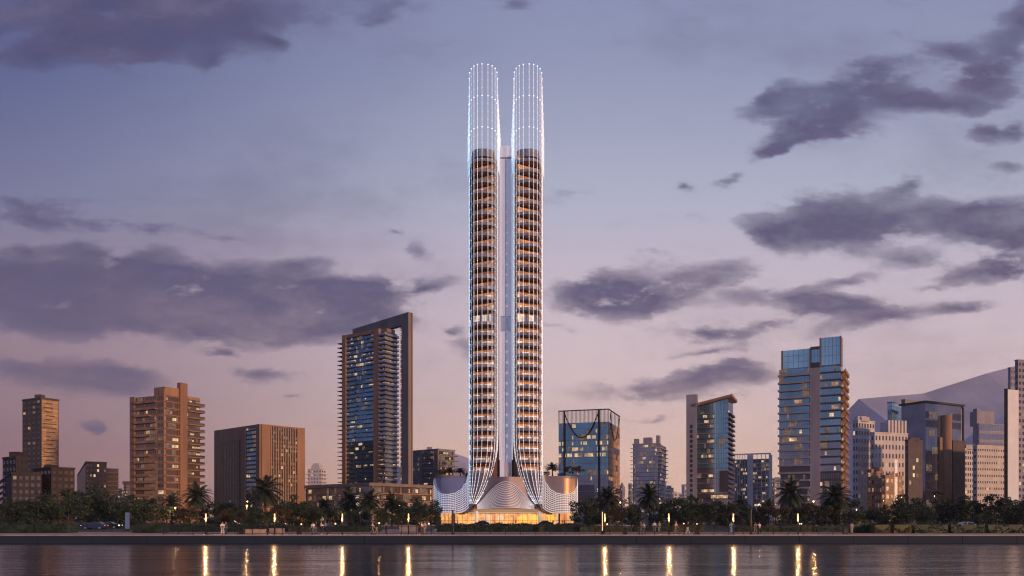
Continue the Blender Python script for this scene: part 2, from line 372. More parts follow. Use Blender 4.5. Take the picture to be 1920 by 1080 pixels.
t = simple('apartment_block', 'small dark apartment block with a lit left edge between slim tower and tan tower', 161, 520, 145, 200, 60, 867, 10, 3, 6, 'brown3', 'gl_brown', .04, 1, 5, z0=5)
b = MB(); b.fbox(t.fl, .3, t.L-.3, .18, .3, 10, t.top-1.5, 0); t.part('golden_cladding', b, M['gold'])
b = MB(); b.fbox(t.fr, t.R+.02, t.R+7, -8, -.5, 0, t.top-3.4, 0)
for k in range(10): b.fbox(t.fr, t.R+.3, t.R+7.6, -.48, .5, 6+k*2.9, 6.3+k*2.9, 1)
t.part('side_wing', b, [M['brown3'], M['brown2']])
# ---- tan tower with corner fin and balconies
t = Tower('apartment_tower', 'tan apartment tower with tall corner fin and balconies on its right edge', 'building', 308, 350, 245, 375, 28, 740)
zt = t.top; L, R = t.L, t.R
t.body(M['brown2'])
b = MB(); b.fbox(t.fl, 0, 3.2, 0, .5, 0, zt+.4); t.part('corner_pier', b, M['brown'])
nf = 18; fh = (zt-3)/nf
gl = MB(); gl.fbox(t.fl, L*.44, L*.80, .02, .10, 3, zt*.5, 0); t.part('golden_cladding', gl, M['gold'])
for k in range(nf):
    z0 = 3+k*fh; b = MB()
    panes(b, t.fl, 3.6, L*.42, z0+.9, z0+2.5, 5, .05, .05, dim=.1); t.part('window_row', b, gset('gl_brown', 'brown2')); b = MB(); panes(b, t.fl, L*.82, L-.3, z0+.9, z0+2.5, 2, .05, .03, dim=.1)
    t.part('window_row', b, gset('gl_brown', 'brown2'))
    if k > 8: b = MB(); panes(b, t.fl, L*.46, L*.78, z0+.9, z0+2.5, 5, .05, .06); t.part('window_row', b, gset('gl_brown', 'brown2'))
    b = MB(); b.fbox(t.fl, 3.4, L*(.8 if k % 3 else .62), .02, 1.1, z0-.1, z0+.25, 0); b.fbox(t.fl, 3.4, L*(.8 if k % 3 else .62), 1.0, 1.1, z0+.25, z0+1.0, 0)
    t.part('balcony', b, M['brown2'])
    b = MB(); panes(b, t.fr, .8, R*.38, z0+.5, z0+2.6, 6, .05, .06, dim=.2); t.part('window_row', b, gset('gl_brown', 'brown3')); b = MB(); panes(b, t.fr, R*.60, R-.2, z0+.5, z0+2.6, 7, .05, .11, dim=.2)
    t.part('window_row', b, gset('gl_brown', 'brown3'))
    b = MB(); b.fbox(t.fr, .3, R*.39, .0, .9, z0-.12, z0+.3, 0); t.part('floor_band', b, M['brown']); b = MB(); b.fbox(t.fr, R*.59, R+1.6, -2, 1.5, z0-.12, z0+.3, 0); b.fbox(t.fr, R*.6, R+1.5, 1.38, 1.46, z0+.3, z0+1.2, 1)
    t.part('balcony', b, [M['brown'], M['gl_brown']])
b = MB(); b.fbox(t.fr, R*.39, R*.59, -1, 1.2, 0, Z(719,350)+1.5); t.part('corner_fin', b, M['brown'])
b = MB(); b.fbox(t.fr, 0.2, R*.38, -7, .4, zt, zt+3.6); b.fbox(t.fl, L*.86, L, -6, .1, zt, zt+2.8); b.fbox(t.fr, R*.6, R, -5, -.1, zt, zt+1.0); t.part('roof_box', b, M['brown2'])
# ---- wide brown block with vertical fins
t = Tower('office_block', 'wide brown office block with vertical fins on both faces', 'building', 488, 430, 403, 571, 42, 795)
zt = t.top; L, R = t.L, t.R
t.body(M['brown3'], zt-.4, inset=.35)
b = MB()
for (a0, a1) in ((0, .165), (.60, .70), (.93, 1.0)): b.fbox(t.fl, L*a0, L*a1, -.3, .5, 0, zt)
b.fbox(t.fl, L*.165, L*.60, -.3, .42, zt-7.5, zt-.02); b.fbox(t.fl, L*.7, L*.93, -.3, .42, zt-1.5, zt-.02)
b.fbox(t.fr, .51, R*.21, -.3, .5, 0, zt); b.fbox(t.fr, R*.82, R, -.3, .5, 0, zt); b.fbox(t.fr, R*.21, R*.82, -.3, .42, zt-.8, zt-.02)
t.part('facade_frame', b, M['brown'])
for i in range(11):
    b = MB(); u = L*(.19+.035*i); b.fbox(t.fl, u, u+.55, -.2, .38, 2, zt-7.5); t.part('fin', b, M['fin'])
for i in range(12):
    b = MB(); u = R*(.225+.595*i/11); b.fbox(t.fr, u, u+.38, -.2, .40, 2, zt-.8); t.part('fin', b, M['fin'])
nf = 21; fh = (zt-3.5)/nf
for k in range(nf):
    z0 = 3+k*fh; b = MB()
    if z0 < zt-10: panes(b, t.fl, L*.18, L*.57, z0+.5, z0+1.9, 14, -.3, 0, dim=.02, mw=0); t.part('window_row', b, gset('gl_brown', 'brown')); b = MB()
    panes(b, t.fl, L*.71, L*.92, z0+.4, z0+1.9, 5, .02, .10 if k < 14 else .03, dim=.1)
    t.part('window_row', b, gset('gl_blue' if k > 3 else 'gl_slate', 'brown'))
    b = MB(); panes(b, t.fr, R*.22, R*.82, z0+.45, z0+1.95, 22, .02, (.11 if 6 < k < 17 else .03) if k < nf-3 else .0, dim=.18)
    t.part('window_row', b, gset('gl_brown' if k < nf-3 else 'gl_dark', 'brown2'))
# ---- pale far tower with domed roof
t = simple('far_tower', 'pale lilac far tower with a rounded roof right of the wide brown block', 603, 900, 577, 611, 15, 880, 12, 5, 2, 'pale', 'gl_slate', .05, 0, wh=.45, z0=8)
b = MB()
for i in range(9):
    a0, a1 = math.pi*i/9, math.pi*(i+1)/9; c = t.L*.55; r_ = t.L*.32
    P = t.fl.at
    b.face([P(c-r_*math.cos(a0), 0, t.top+.6), P(c-r_*math.cos(a1), 0, t.top+.6), P(c-r_*math.cos(a1), 0, t.top+.6+r_*math.sin(a1)*1.2), P(c-r_*math.cos(a0), 0, t.top+.6+r_*math.sin(a0)*1.2)])
    b.face([P(c-r_*math.cos(a0), 0, t.top+.6+r_*math.sin(a0)*1.2), P(c-r_*math.cos(a1), 0, t.top+.6+r_*math.sin(a1)*1.2), P(c-r_*math.cos(a1), -9, t.top+.6+r_*math.sin(a1)*1.2), P(c-r_*math.cos(a0), -9, t.top+.6+r_*math.sin(a0)*1.2)])
t.part('domed_roof', b, M['pale'])
for k in range(10):
    b = MB(); b.fbox(t.fl, -2.6, 2.5, -4, 1.4, 12+k*4.4, 12.5+k*4.4); t.part('balcony', b, M['pale']); b = MB(); b.fbox(t.fr, -.5, t.R+3, -3, 1.4, 12+k*4.4, 12.5+k*4.4); t.part('balcony', b, M['pale'])
# ---- tall blue glass tower with portal frame
YT = 460
t = Tower('residential_tower', 'tall blue glass tower with stacked balconies beside a brown portal frame', 'building', 722, YT+6, 640, 745, 36, 618)
L, R, zt = t.L, t.R, t.top-1
t.body(M['dkslab'], zt-1, inset=.5)
nf = 36; fh = (zt-16)/nf
b = MB()
for (a0, a1) in ((.06, .145), (.78, .90)):
    b.fbox(t.fl, L*a0, L*a1, -.5, 1.5, 10, zt+2)
b.fbox(t.fl, L*.145, L*.78, -1, 1.3, zt-.2, zt+1.9)
t.part('facade_frame', b, M['brown'])
for k in range(nf):
    z0 = 16+k*fh; lit = (.22 if k in (35,34,31,30,29,27,15,12,0,1,6,33,24) else .035)
    b = MB(); panes(b, t.fl, L*.145, L*.78, z0+.35, z0+fh, 22, .0, lit, dim=.08, mw=.07); t.part('window_row', b, gset('gl_blue', 'dark'))
    b = MB(); panes(b, t.fl, L*.9, L-.02, z0+.35, z0+fh, 4, .0, lit*1.1, dim=.15); panes(b, t.fr, .02, R-.1, z0+.35, z0+fh, 8, .0, lit*1.1, dim=.2); t.part('window_row', b, gset('gl_slate', 'dark'))
    b = MB()
    e1 = L*(.145+.63*rnd.choice((.30,.34,.36,.28))); s2 = L*(.145+.63*rnd.choice((.62,.66,.7,.6)))
    b.fbox(t.fl, L*.145, e1, .0, 1.0, z0, z0+.35, 0); b.fbox(t.fl, L*.145, e1, .92, .98, z0+.35, z0+1.3, 1); t.part('balcony', b, [M['dkslab'], M['gl_blue']]); b = MB()
    b.fbox(t.fl, s2, L*.78, .0, 1.0, z0, z0+.35, 0); b.fbox(t.fl, s2, L*.78, .92, .98, z0+.35, z0+1.3, 1)
    t.part('balcony', b, [M['dkslab'], M['gl_blue']])
    b = MB(); b.fbox(t.fl, -2.2, L*.06, -3, 1.3, z0, z0+.35, 0); t.part('balcony', b, M['dkslab'])
    b = MB(); b.fbox(t.fl, L*.9, L+1.5, -.4, 1.7, z0, z0+.35, 0); b.fbox(t.fr, -1.5, R, 0, 1.5, z0+.001, z0+.351, 0)
    b.fbox(t.fl, L*.9, L+1.5, 1.62, 1.68, z0+.35, z0+1.45, 1); b.fbox(t.fr, -1.6, R, 1.42, 1.48, z0+.35, z0+1.45, 1)
    t.part('balcony', b, [M['dkslab'], M['rail']])
b = MB(); b.fbox(t.fl, L*.86, L, -R*.8, -1.5, zt-1, zt+2.2); t.part('roof_box', b, M['taupe'])
# portal frame: a deep L-shaped slab standing just right of and over the tower
p = Tower('portal', 'x', 'x', 765, YT, 661, 773.5, 46, 585); pr = p.root; bpy.data.objects.remove(pr)
class _P: pass
zt2 = Z(585, YT); pf, pg = p.fl, p.fr
b = MB(); b.fbox(pf, p.L-6.2, p.L, -p.R, 0, 5, zt2); b.fbox(pf, 0, p.L-6.2, -p.R, 0, zt2-6.3, zt2-.003)
b.fbox(pg, .0, p.R*.28, 0, .35, 5, zt2-.002); b.fbox(pg, p.R*.72, p.R, 0, .35, 5, zt2-.002)
t.part('portal_frame', b, M['taupe'])
b = MB()
for k in range(34):
    z0 = 18+k*2.86; panes(b, pf, p.L-9.4, p.L-6.4, z0+.3, z0+2.7, 3, -p.R*.5, .12, dim=.2)
t.part('rear_window_strip', b, gset('gl_slate', 'dark'))
# podium of that tower
t = Tower('podium_building', 'long low glazed podium with flat roof at the foot of the tall blue tower', 'building', 693, 415, 572, 813, 40, 905)
L, R, zt = t.L, t.R, t.top
t.body(M['dkslab'], zt-1.5, inset=.6)
b = MB(); b.prism(t.poly(inset=-1.0), zt-1.6, zt); t.part('roof', b, M['taupe'])
nf = 5; fh = (zt-1.8)/nf
for k in range(nf):
    z0 = k*fh
    b = MB(); panes(b, t.fl, .2, L-.1, z0+.5, z0+fh, 60, -.2, .10, dim=.25, mw=.1); t.part('window_row', b, gset('gl_slate', 'taupe'))
    b = MB(); panes(b, t.fr, .1, R-1.6, z0+.5, z0+fh, 44, -.2, .10, dim=.4, mw=.1); t.part('window_row', b, gset('gl_brown', 'taupe'))
    b = MB(); b.fbox(t.fl, 0, L+.4, -.3, .4, z0+.02, z0+.5); t.part('floor_band', b, M['taupe'])
    b = MB(); b.fbox(t.fr, .02, R, -.3, .4, z0+.02, z0+.5); t.part('floor_band', b, M['brown2'])
b = MB(); b.fbox(t.fr, R-1.6, R-.02, -.3, .6, 0, zt-1.7); t.part('end_pier', b, M['brown2'])
# ---- grey slab right of it
t = simple('apartment_block', 'grey apartment block with dark balcony recesses between blue tower and twin tower', 822, 520, 774, 853, 40, 843, 13, 0, 0, 'grey', 'gl_dark', .05, 1, 2)
nf = 13; fh = (t.top-3)/nf; L, R = t.L, t.R
b = MB(); b.fbox(t.fl, L*.28, L*.42, 0, .6, 0, t.top+.2); b.fbox(t.fl, L*.85, L, 0, .6, 0, t.top+.2); t.part('pier', b, M['taupe'])
for k in range(nf):
    z0 = 3+k*fh
    b = MB(); panes(b, t.fl, .3, L*.27, z0+.5, z0+2.4, 5, .05, .03); t.part('window_row', b, gset('gl_dark', 'grey')); b = MB(); panes(b, t.fl, L*.44, L*.83, z0+.5, z0+2.6, 8, .05, .04); t.part('window_row', b, gset('gl_dark', 'grey')); b = MB(); panes(b, t.fr, .5, R*.9, z0+.5, z0+2.6, 10, .05, .12, dim=.3); t.part('window_row', b, gset('gl_dark', 'grey'))
    b = MB(); b.fbox(t.fl, L*.43, L*.84, 0, 1.2, z0-.1, z0+.25, 0); b.fbox(t.fl, L*.43, L*.84, 1.1, 1.2, z0+.25, z0+1.2, 1); t.part('balcony', b, [M['grey'], M['dkslab']]); b = MB(); b.fbox(t.fr, R*.0, R*.45, 0, 1.3, z0-.1, z0+.25, 0); t.part('balcony', b, M['grey']); b = MB(); b.fbox(t.fr, R*.55, R+2.2, -1, 1.6, z0-.1, z0+.25, 0); t.part('balcony', b, [M['grey'], M['dkslab']])
# ---- glass block right of the twin tower
t = Tower('office_tower', 'dark blue glass office block with a hanging curved cable line on its front', 'building', 1141, 400, 1047, 1162, 18, 768)
L, R, zt = t.L, t.R, t.top
t.body(M['gl_dark'], zt-6, inset=.3)
nf = 17; fh = (zt-6)/nf
for k in range(nf):
    z0 = k*fh; b = MB()
    lit = {13:.35, 14:.3, 12:.2, 15:.12, 11:.3, 4:.12, 8:.1, 6:.05}.get(k, .02)
    panes(b, t.fl, .1, L-.1, z0+.1, z0+fh, 40, 0, lit, dim=.05, mw=.04, soft=.05)
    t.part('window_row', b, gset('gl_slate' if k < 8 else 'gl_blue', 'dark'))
    b = MB(); panes(b, t.fr, .1, R-.1, z0+.1, z0+fh, 5, 0, .05, dim=.2, mw=.05); t.part('window_row', b, [M['gold'], M['lit_a'], M['lit_b'], M['gl_brown'], M['brown']])  # right face panes carry the painted sunset colour in place of glass
b = MB(); b.fbox(t.fl, L*.38, L*.72, .03, .3, 9.5, 19, 0); b.fbox(t.fl, L*.38, L*.72, .3, .4, 15.5, 15.9, 1); t.part('dark_band', b, [M['gl_dark'], M['lilac']])
b = MB()
for i in range(39): b.fbox(t.fl, L*i/38-.1, L*i/38+.1, -.1, .1, zt-6, zt)
for i in range(9): b.fbox(t.fr, R*i/8-.1, R*i/8+.1, -.1, .1, zt-6, zt)
b.fbox(t.fl, 0, L, -.2, .25, zt, zt+.5); b.fbox(t.fr, 0, R, -.2, .25, zt+.002, zt+.502)
t.part('roof_screen', b, M['dark'])
for u in (.125, .815):
    b = MB(); b.fbox(t.fl, L*u-.45, L*u+.45, .05, .9, 0, zt+.4); t.part('column', b, M['dark'])
b = MB(); pts = []
for i in range(25):
    q = i/24; pts.append(t.fl.at(L*(.125+.69*q), .7, zt-.5-(1-(2*q-1)**2)*13.2))
b.tube(pts, .28, 5)
pts = [t.fr.at(R*(.1+.8*i/12), .3, zt-1-(1-(2*i/12-1)**2)*13) for i in range(13)]
b.tube(pts, .22, 5); t.part('curved_cable', b, M['dark'])
# ---- lilac balcony tower
t = Tower('apartment_tower', 'lilac grey apartment tower with balconies on both edges and three roof blocks', 'building', 1236, 620, 1186, 1249, 20, 832)
L, R, zt = t.L, t.R, t.top
t.body(M['lilac'], inset=.3)
nf = 18; fh = (zt-3)/nf
for k in range(nf):
    z0 = 3+k*fh
    b = MB(); panes(b, t.fl, 1.0, L-.8, z0+.35, z0+fh, 22, 0, .07, dim=.2, soft=.1); t.part('window_row', b, gset('gl_slate', 'lilac')); b = MB(); panes(b, t.fr, .3, R-.3, z0+.35, z0+fh, 7, 0, .10, dim=.2); t.part('window_row', b, gset('gl_slate', 'lilac'))
    b = MB(); b.fbox(t.fl, -1.6, 2.2, -2, 1.2, z0, z0+.3); t.part('balcony', b, M['pale'])
    b = MB(); b.fbox(t.fl, 2.3, L-2.6, -.1, .3, z0, z0+.3); t.part('floor_band', b, M['lilac'])
    b = MB(); b.fbox(t.fr, -1.5, R+2.5, -2.5, 1.6, z0+.003, z0+.303); t.part('balcony', b, M['pale'])
b = MB()
for (a0, a1, h) in ((.05,.2,4.5),(.4,.7,5.2),(.88,1.0,6.6)): b.fbox(t.fl, L*a0, L*a1, -6, -.4, zt-.1, zt+h)
b.fbox(t.fl, -.3, L+.3, -8, .3, zt-.05, zt+.6); t.part('roof_box', b, M['lilac'])
# ---- tower with slanted roof
t = Tower('office_tower', 'blue glass tower with a slanted overhanging roof and pale side pier', 'building', 1366, 450, 1307, 1375, 22, 752)
L, R, zt = t.L, t.R, t.top
t.body(M['gl_dark'], zt-6, inset=.3)
ztop = zt+2; nf = 21; fh = (zt-9)/nf
for k in range(nf):
    z0 = 5+k*fh; b = MB()
    lit = {19:.2,17:.12,14:.15,13:.15,15:.1,11:.15,10:.08,4:.25,2:.25}.get(k, .02)
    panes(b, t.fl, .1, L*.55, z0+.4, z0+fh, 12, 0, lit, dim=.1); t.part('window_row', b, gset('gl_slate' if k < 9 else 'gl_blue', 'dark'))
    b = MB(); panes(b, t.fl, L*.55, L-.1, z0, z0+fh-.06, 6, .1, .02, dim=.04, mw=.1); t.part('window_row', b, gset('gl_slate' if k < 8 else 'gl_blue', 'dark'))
    b = MB(); b.fbox(t.fl, 0, L*rnd.choice((.5,.54,.5)), 0, .7, z0, z0+.4); t.part('floor_band', b, M['dkslab'] if k % 2 else M['taupe'])
    b = MB(); b.fbox(t.fr, -.6, R+2.0, -1.5, .9, z0, z0+.3, 0); b.fbox(t.fr, -.5, R+1.9, .8, .88, z0+.3, z0+1.2, 1); t.part('balcony', b, [M['dkslab'], M['gl_brown']])
b = MB(); P = t.fl.at
za, zb = Z(757,450), Z(744,450)
b.face([P(.1,.05,zt-5),P(L-.1,.05,zt-5),P(L-.1,.05,zb-1),P(.1,.05,za-1)], 0)
b.face([P(L-.1,.05,zt-5),P(L-.1,-R+.5,zt-5),P(L-.1,-R+.5,zb-1),P(L-.1,.05,zb-1)], 0)
for i in range(9): b.fbox(t.fl, .2+(L-.5)*i/8, .32+(L-.5)*i/8, .05, .15, zt-5, za-1+(zb-za)*i/8, 1)
t.part('top_glazing', b, [M['gl_blue'], M['dark']])
b = MB(); ov = [P(-.8,1.8,za-.6),P(L+2.2,1.8,zb-.2),P(L+2.2,-R-1,zb-.2),P(-.8,-R-1,za-.6)]
b.hexa([*ov, *[(q[0],q[1],q[2]+1.5) for q in ov]]); t.part('slanted_roof', b, M['brown'])
b = MB(); b.fbox(t.fl, -6, -.05, -4, .8, 0, Z(736,450)); wall = t.part('side_pier', b, M['lilac'])
for k in range(18):
    b = MB(); b.fquad(t.fl, -3.9, -2.4, .83, 6+k*2.8, 7.9+k*2.8, 0); b.fbox(t.fl, -4.0, -2.3, .8, .95, 5.9+k*2.8, 6+k*2.8, 1); t.part('window', b, [M['gl_dark'], M['lilac']], wall)
b = MB(); b.fbox(t.fl, L*.72, L-.2, .2, .9, 17, 29, 0); t.part('dark_panel', b, M['dkslab'])
b = MB(); panes(b, t.fl, L*.45, L-.2, 13, 16, 9, .92, .7, dim=.3); t.part('lit_lobby_strip', b, gset('gl_brown', 'dark'))
# ---- white grid block
t = Tower('apartment_block', 'lilac block with pale window grid between slanted roof tower and balconied glass tower', 'building', 1445, 560, 1368, 1448, 23, 849)
L, R, zt = t.L, t.R, t.top
t.body(M['lilac'], zt-4, inset=.3)
b = MB(); b.fbox(t.fl, L*.44, L*.57, -3, .6, 0, zt); b.fbox(t.fl, 0, L, -.5, .5, zt-.9, zt-.003); b.fbox(t.fl, L-1.2, L-.003, -R, .5, 0, zt-.9)
for i in range(8): b.fbox(t.fl, L*.44*i/7-.15 if i else 0, L*.44*i/7+.15, -.3, .35, 0, zt-.9)
for i in range(5): b.fbox(t.fl, L*(.57+.41*i/4)-.18, L*(.57+.41*i/4)+.18, -.3, .45, 0, zt-.9)
t.part('facade_frame', b, M['pale'])
nf = 15; fh = (zt-6)/nf
for k in range(nf):
    z0 = 1.5+k*fh; b = MB()
    panes(b, t.fl, .2, L*.43, z0+.5, z0+fh, 14, 0, .09, dim=.1); t.part('window_row', b, gset('gl_slate', 'lilac')); b = MB(); panes(b, t.fl, L*.58, L-1.3, z0+.5, z0+fh, 12, 0, .10, dim=.15); t.part('window_row', b, gset('gl_slate', 'lilac'))
    b = MB(); b.fbox(t.fl, L*.57, L*.98, 0, .3, z0+.15, z0+.5); t.part('floor_band', b, M['pale'])
# ---- big glass tower with projecting bands
t = Tower('office_tower', 'large blue glass tower with a blank central pier and open crown boxes', 'building', 1577, 320, 1461, 1585, 28, 684)
L, R, zt = t.L, t.R, t.top
t.body(M['gl_dark'], zt-.5, inset=.4)
nf = 18; fh = (zt-8)/nf
for k in range(nf):
    z0 = 8+k*fh; b = MB(); low = k < 4
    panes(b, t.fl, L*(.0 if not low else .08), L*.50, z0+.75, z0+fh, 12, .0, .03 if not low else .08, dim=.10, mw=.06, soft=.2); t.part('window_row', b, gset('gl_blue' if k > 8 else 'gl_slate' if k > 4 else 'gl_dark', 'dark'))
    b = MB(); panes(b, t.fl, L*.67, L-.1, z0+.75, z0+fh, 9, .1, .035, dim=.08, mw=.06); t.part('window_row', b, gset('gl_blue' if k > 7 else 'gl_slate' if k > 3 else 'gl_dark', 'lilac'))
    b = MB(); b.fbox(t.fl, -.4 if not low else -.9, L*.51, -.2, 1.2 if not low else 2.2, z0, z0+.75, 0); t.part('floor_band', b, M['lilac'])
    b = MB(); b.fbox(t.fl, L*.67, L, -.2, .16, z0, z0+.75, 0); t.part('floor_band', b, M['dkslab'])
    P = t.fr.at; b = MB(); b.fbox(t.fr, .3, R-.5, -1, 1.6, z0+.2, z0+.6, 0)
    b.hexa([P(.3,1.6,z0+.6),P(R-.5,1.6,z0+.6),P(R-.5,.1,z0-1.0),P(.3,.1,z0-1.0),P(.3,1.7,z0+1.5),P(R-.5,1.7,z0+1.5),P(R-.5,1.5,z0+1.5),P(.3,1.5,z0+1.5)], 0)
    t.part('balcony', b, M['brown'])
    b = MB(); panes(b, t.fr, .2, R-.3, z0+.6, z0+fh-.3, 4, .02, .15, dim=.3); t.part('window_row', b, gset('gl_brown', 'brown'))
b = MB(); b.fbox(t.fl, L*.51, L*.67, -2, .7, 0, zt-.4); t.part('central_pier', b, M['lilac'])
b = MB(); z5 = 8+4.05*fh; b.fbox(t.fl, .3, L*.50, -.39, .85, z5-.55, z5+1.0, 0); t.part('shadow_gap', b, M['brown3'])
for (a0, a1, py, q) in ((.06,.49,647,-.5), (.69,.985,630,.2)):
    b = MB(); z1 = Z(py,320); n = 5; P = t.fl.at
    for i in range(n):
        for j in range(3):
            ua, ub = L*(a0+(a1-a0)*i/n), L*(a0+(a1-a0)*(i+1)/n); b.fquad(t.fl, ua+.05, ub-.05, q, zt+.3+(z1-zt-.3)*j/3+.05, zt+.3+(z1-zt-.3)*(j+1)/3-.05, 0)
    b.fbox(t.fl, L*a0, L*a1, q-.5, q-.1, zt-.3, z1-.05, 1); b.fbox(t.fl, L*a0-.7, L*a0, q-5, q+.25, zt-.3, z1, 1); b.fbox(t.fl, L*a1, L*a1+.5, q-5, q+.25, zt-.3, z1, 1)
    t.part('crown_box', b, [M['gl_teal'], M['taupe']])
b = MB(); b.fbox(t.fl, L*.50, L*.68, -3, -2.1, zt-.3, Z(643,320), 1)
for i in range(3):
    for j in range(2): b.fquad(t.fl, L*(.50+.06*i)+.05, L*(.50+.06*(i+1))-.05, -2.05, zt+2.2+j*2.7, zt+4.8+j*2.7, 0)
t.part('crown_box', b, [M['gl_teal'], M['taupe']])
# ---- right bank: the dense old quarter
simple('old_building', 'pale grey building in shade with a cluttered rooftop right of the big glass tower', 1609, 520, 1599, 1640, 60, 789, 12, 2, 6, 'pale', 'gl_dark', .02, 3, 11, z0=4)
t = simple('old_building', 'cream building with neat rows of dark windows in the right quarter', 1640, 500, 1632, 1702, 72, 812, 9, 1, 10, 'pale', 'gl_dark', .02, 0, 3, ww=.42, z0=5)
b = MB()
for i in range(6): b.fbox(t.fr, t.R*(.40+.10*i), t.R*(.455+.10*i), -1.5, .3, t.top-.1, t.top+8.5)
b.fbox(t.fr, t.R*.38, t.R*.99, -6, -1.5, t.top-.1, t.top+7.5); t.part('pilaster_crown', b, M['pale'])
t = simple('stair_tower', 'small light blue glass box tower above the cream building', 1672, 560, 1664, 1692, 50, 755, 3, 0, 0, 'lilac', 'gl_teal', 0, 0)
for k in range(6):
    b = MB(); panes(b, t.fl, .1, t.L-.1, t.top-15+k*2.5, t.top-12.7+k*2.5, 3, .05, .0, dim=0); panes(b, t.fr, .1, t.R-.1, t.top-15+k*2.5, t.top-12.7+k*2.5, 6, .05, .0, dim=0); t.part('window_row', b, gset('gl_teal', 'white'))
simple('office_block', 'grey office slab with two dark strip windows behind the cream building', 1697, 620, 1690, 1728, 65, 750, 4, 1, 1, 'grey', 'gl_dark', 0, 0, ww=.8, wh=.45, z0=62)
t = simple('old_building', 'orange lit low front with a bright vertical light stripe amid the right trees', 1660, 440, 1652, 1692, 60, 893, 5, 1, 4, 'brown2', 'gl_brown', .35, 1, 6)
b = MB(); b.fbox(t.fr, t.R*.50, t.R*.66, 0, .5, 3, t.top+9.5); t.part('light_stripe', b, quiet(material('stripe_glow', (.8,.6,.5), .5, var=.1, emit=(1,.72,.5), es=.30, emitvar=.5)))
simple('old_building', 'tan stepped house with dark windows left of the orange lit front', 1634, 450, 1626, 1655, 60, 882, 6, 1, 4, 'brown2', 'gl_dark', .08, 1, 8)
simple('old_building', 'dark brown rough tower between cream building and dark glass hall', 1703, 480, 1697, 1730, 65, 826, 10, 1, 4, 'brown3', 'gl_brown', .05, 1, 12)
t = Tower('office_tower', 'dark violet glass hall with a curved roof edge and brown round column', 'building', 1735, 540, 1690, 1805, 62, 752)
L, R, zt = t.L, t.R, t.top
t.body(M['gl_slate'], zt-1)
b = MB(); b.fbox(t.fl, -1, L+1, -R, 1.5, zt-1, zt+.2); b.fbox(t.fr, .002, R+.8, -4, 1.5, zt-1.02, zt+.18); b.tube([t.fr.at(R+.3, 0, 0), t.fr.at(R+.3, 0, zt-3), t.fr.at(R-.6, 0, zt-.8)], .9, 8); t.part('roof_edge', b, M['dark'])
b = MB(); b.tube([t.fr.at(R*.50, 1.5, 0), t.fr.at(R*.50, 1.5, Z(776,540))], 3.4, 16); t.part('round_column', b, M['brown2'], smooth=True)
b = MB(); b.fbox(t.fr, R*.68, R+.4, -1, 1.5, 0, Z(822,540)); t.part('side_block', b, M['brown3'])
b = MB(); b.fbox(t.fr, R*.34, R*.44, .02, 1.2, 0, Z(818,540)); t.part('pier', b, M['brown'])
for k in range(12):
    z0 = 4+k*6; b = MB(); panes(b, t.fr, .5, R*.32, z0, z0+4.6, 4, .08, .03, dim=.1, mw=.12); t.part('window_row', b, gset('gl_dark' if k > 9 else 'gl_slate', 'dark')); b = MB(); panes(b, t.fr, R*.64, R*.95, z0, z0+4.6, 4, .06, .0, dim=.1, mw=.12); t.part('window_row', b, gset('gl_dark' if k > 9 else 'gl_slate', 'dark'))
    if k < 6: b = MB(); b.fbox(t.fr, .2, R*.26, .1, 1.6, z0+4.7, z0+6); t.part('floor_band', b, M['brown2'])
simple('old_building', 'narrow beige building with shadowed balconies right of the violet glass hall', 1809, 560, 1805, 1826, 60, 842, 12, 1, 4, 'pale', 'gl_dark', .02, 1, 5, wh=.55)
simple('old_building', 'broad beige block with faint rows of small windows near right edge', 1832, 530, 1824, 1892, 70, 836, 11, 1, 14, 'pale', 'gl_dark', .02, 0, 7, ww=.45, wh=.35)
t = simple('far_tower', 'slate blue gridded block standing behind the broad beige block', 1836, 760, 1830, 1886, 74, 795, 3, 1, 9, 'lilac', 'gl_slate', 0, 0, ww=.8, wh=.75, z0=66, frame='white')
b = MB(); b.fbox(t.fl, -3, 1.5, -4, .5, 0, t.top+15); b.fbox(t.fr, t.R*.3, t.R*.9, -20, -10, t.top, t.top+14); t.part('roof_box', b, M['lilac'])
t = Tower('white_slab_tower', 'narrow white slab tower with a blank face close to right edge', 'building', 1890, 420, 1884, 1910, 70, 730)
t.body(M['white']); b = MB(); b.fbox(t.fl, 0, t.L-.02, .0, .5, 0, t.top+.5); t.part('dark_edge', b, M['brown3'])
for k in range(22): b = MB(); b.fbox(t.fl, .4, t.L-.5, .5, .62, 6+k*2.8, 7.6+k*2.8); t.part('window', b, M['gl_dark'])
simple('far_tower', 'violet tower behind the narrow white slab tower', 1895, 640, 1890, 1908, 60, 690, 22, 2, 3, 'lilac', 'gl_slate', .02, 0, z0=10)
t = simple('edge_tower', 'tall violet grey tower cut by the right edge', 1909, 480, 1903, 2010, 72, 676, 24, 1, 16, 'lilac', 'gl_dark', .05, 0, z0=6)
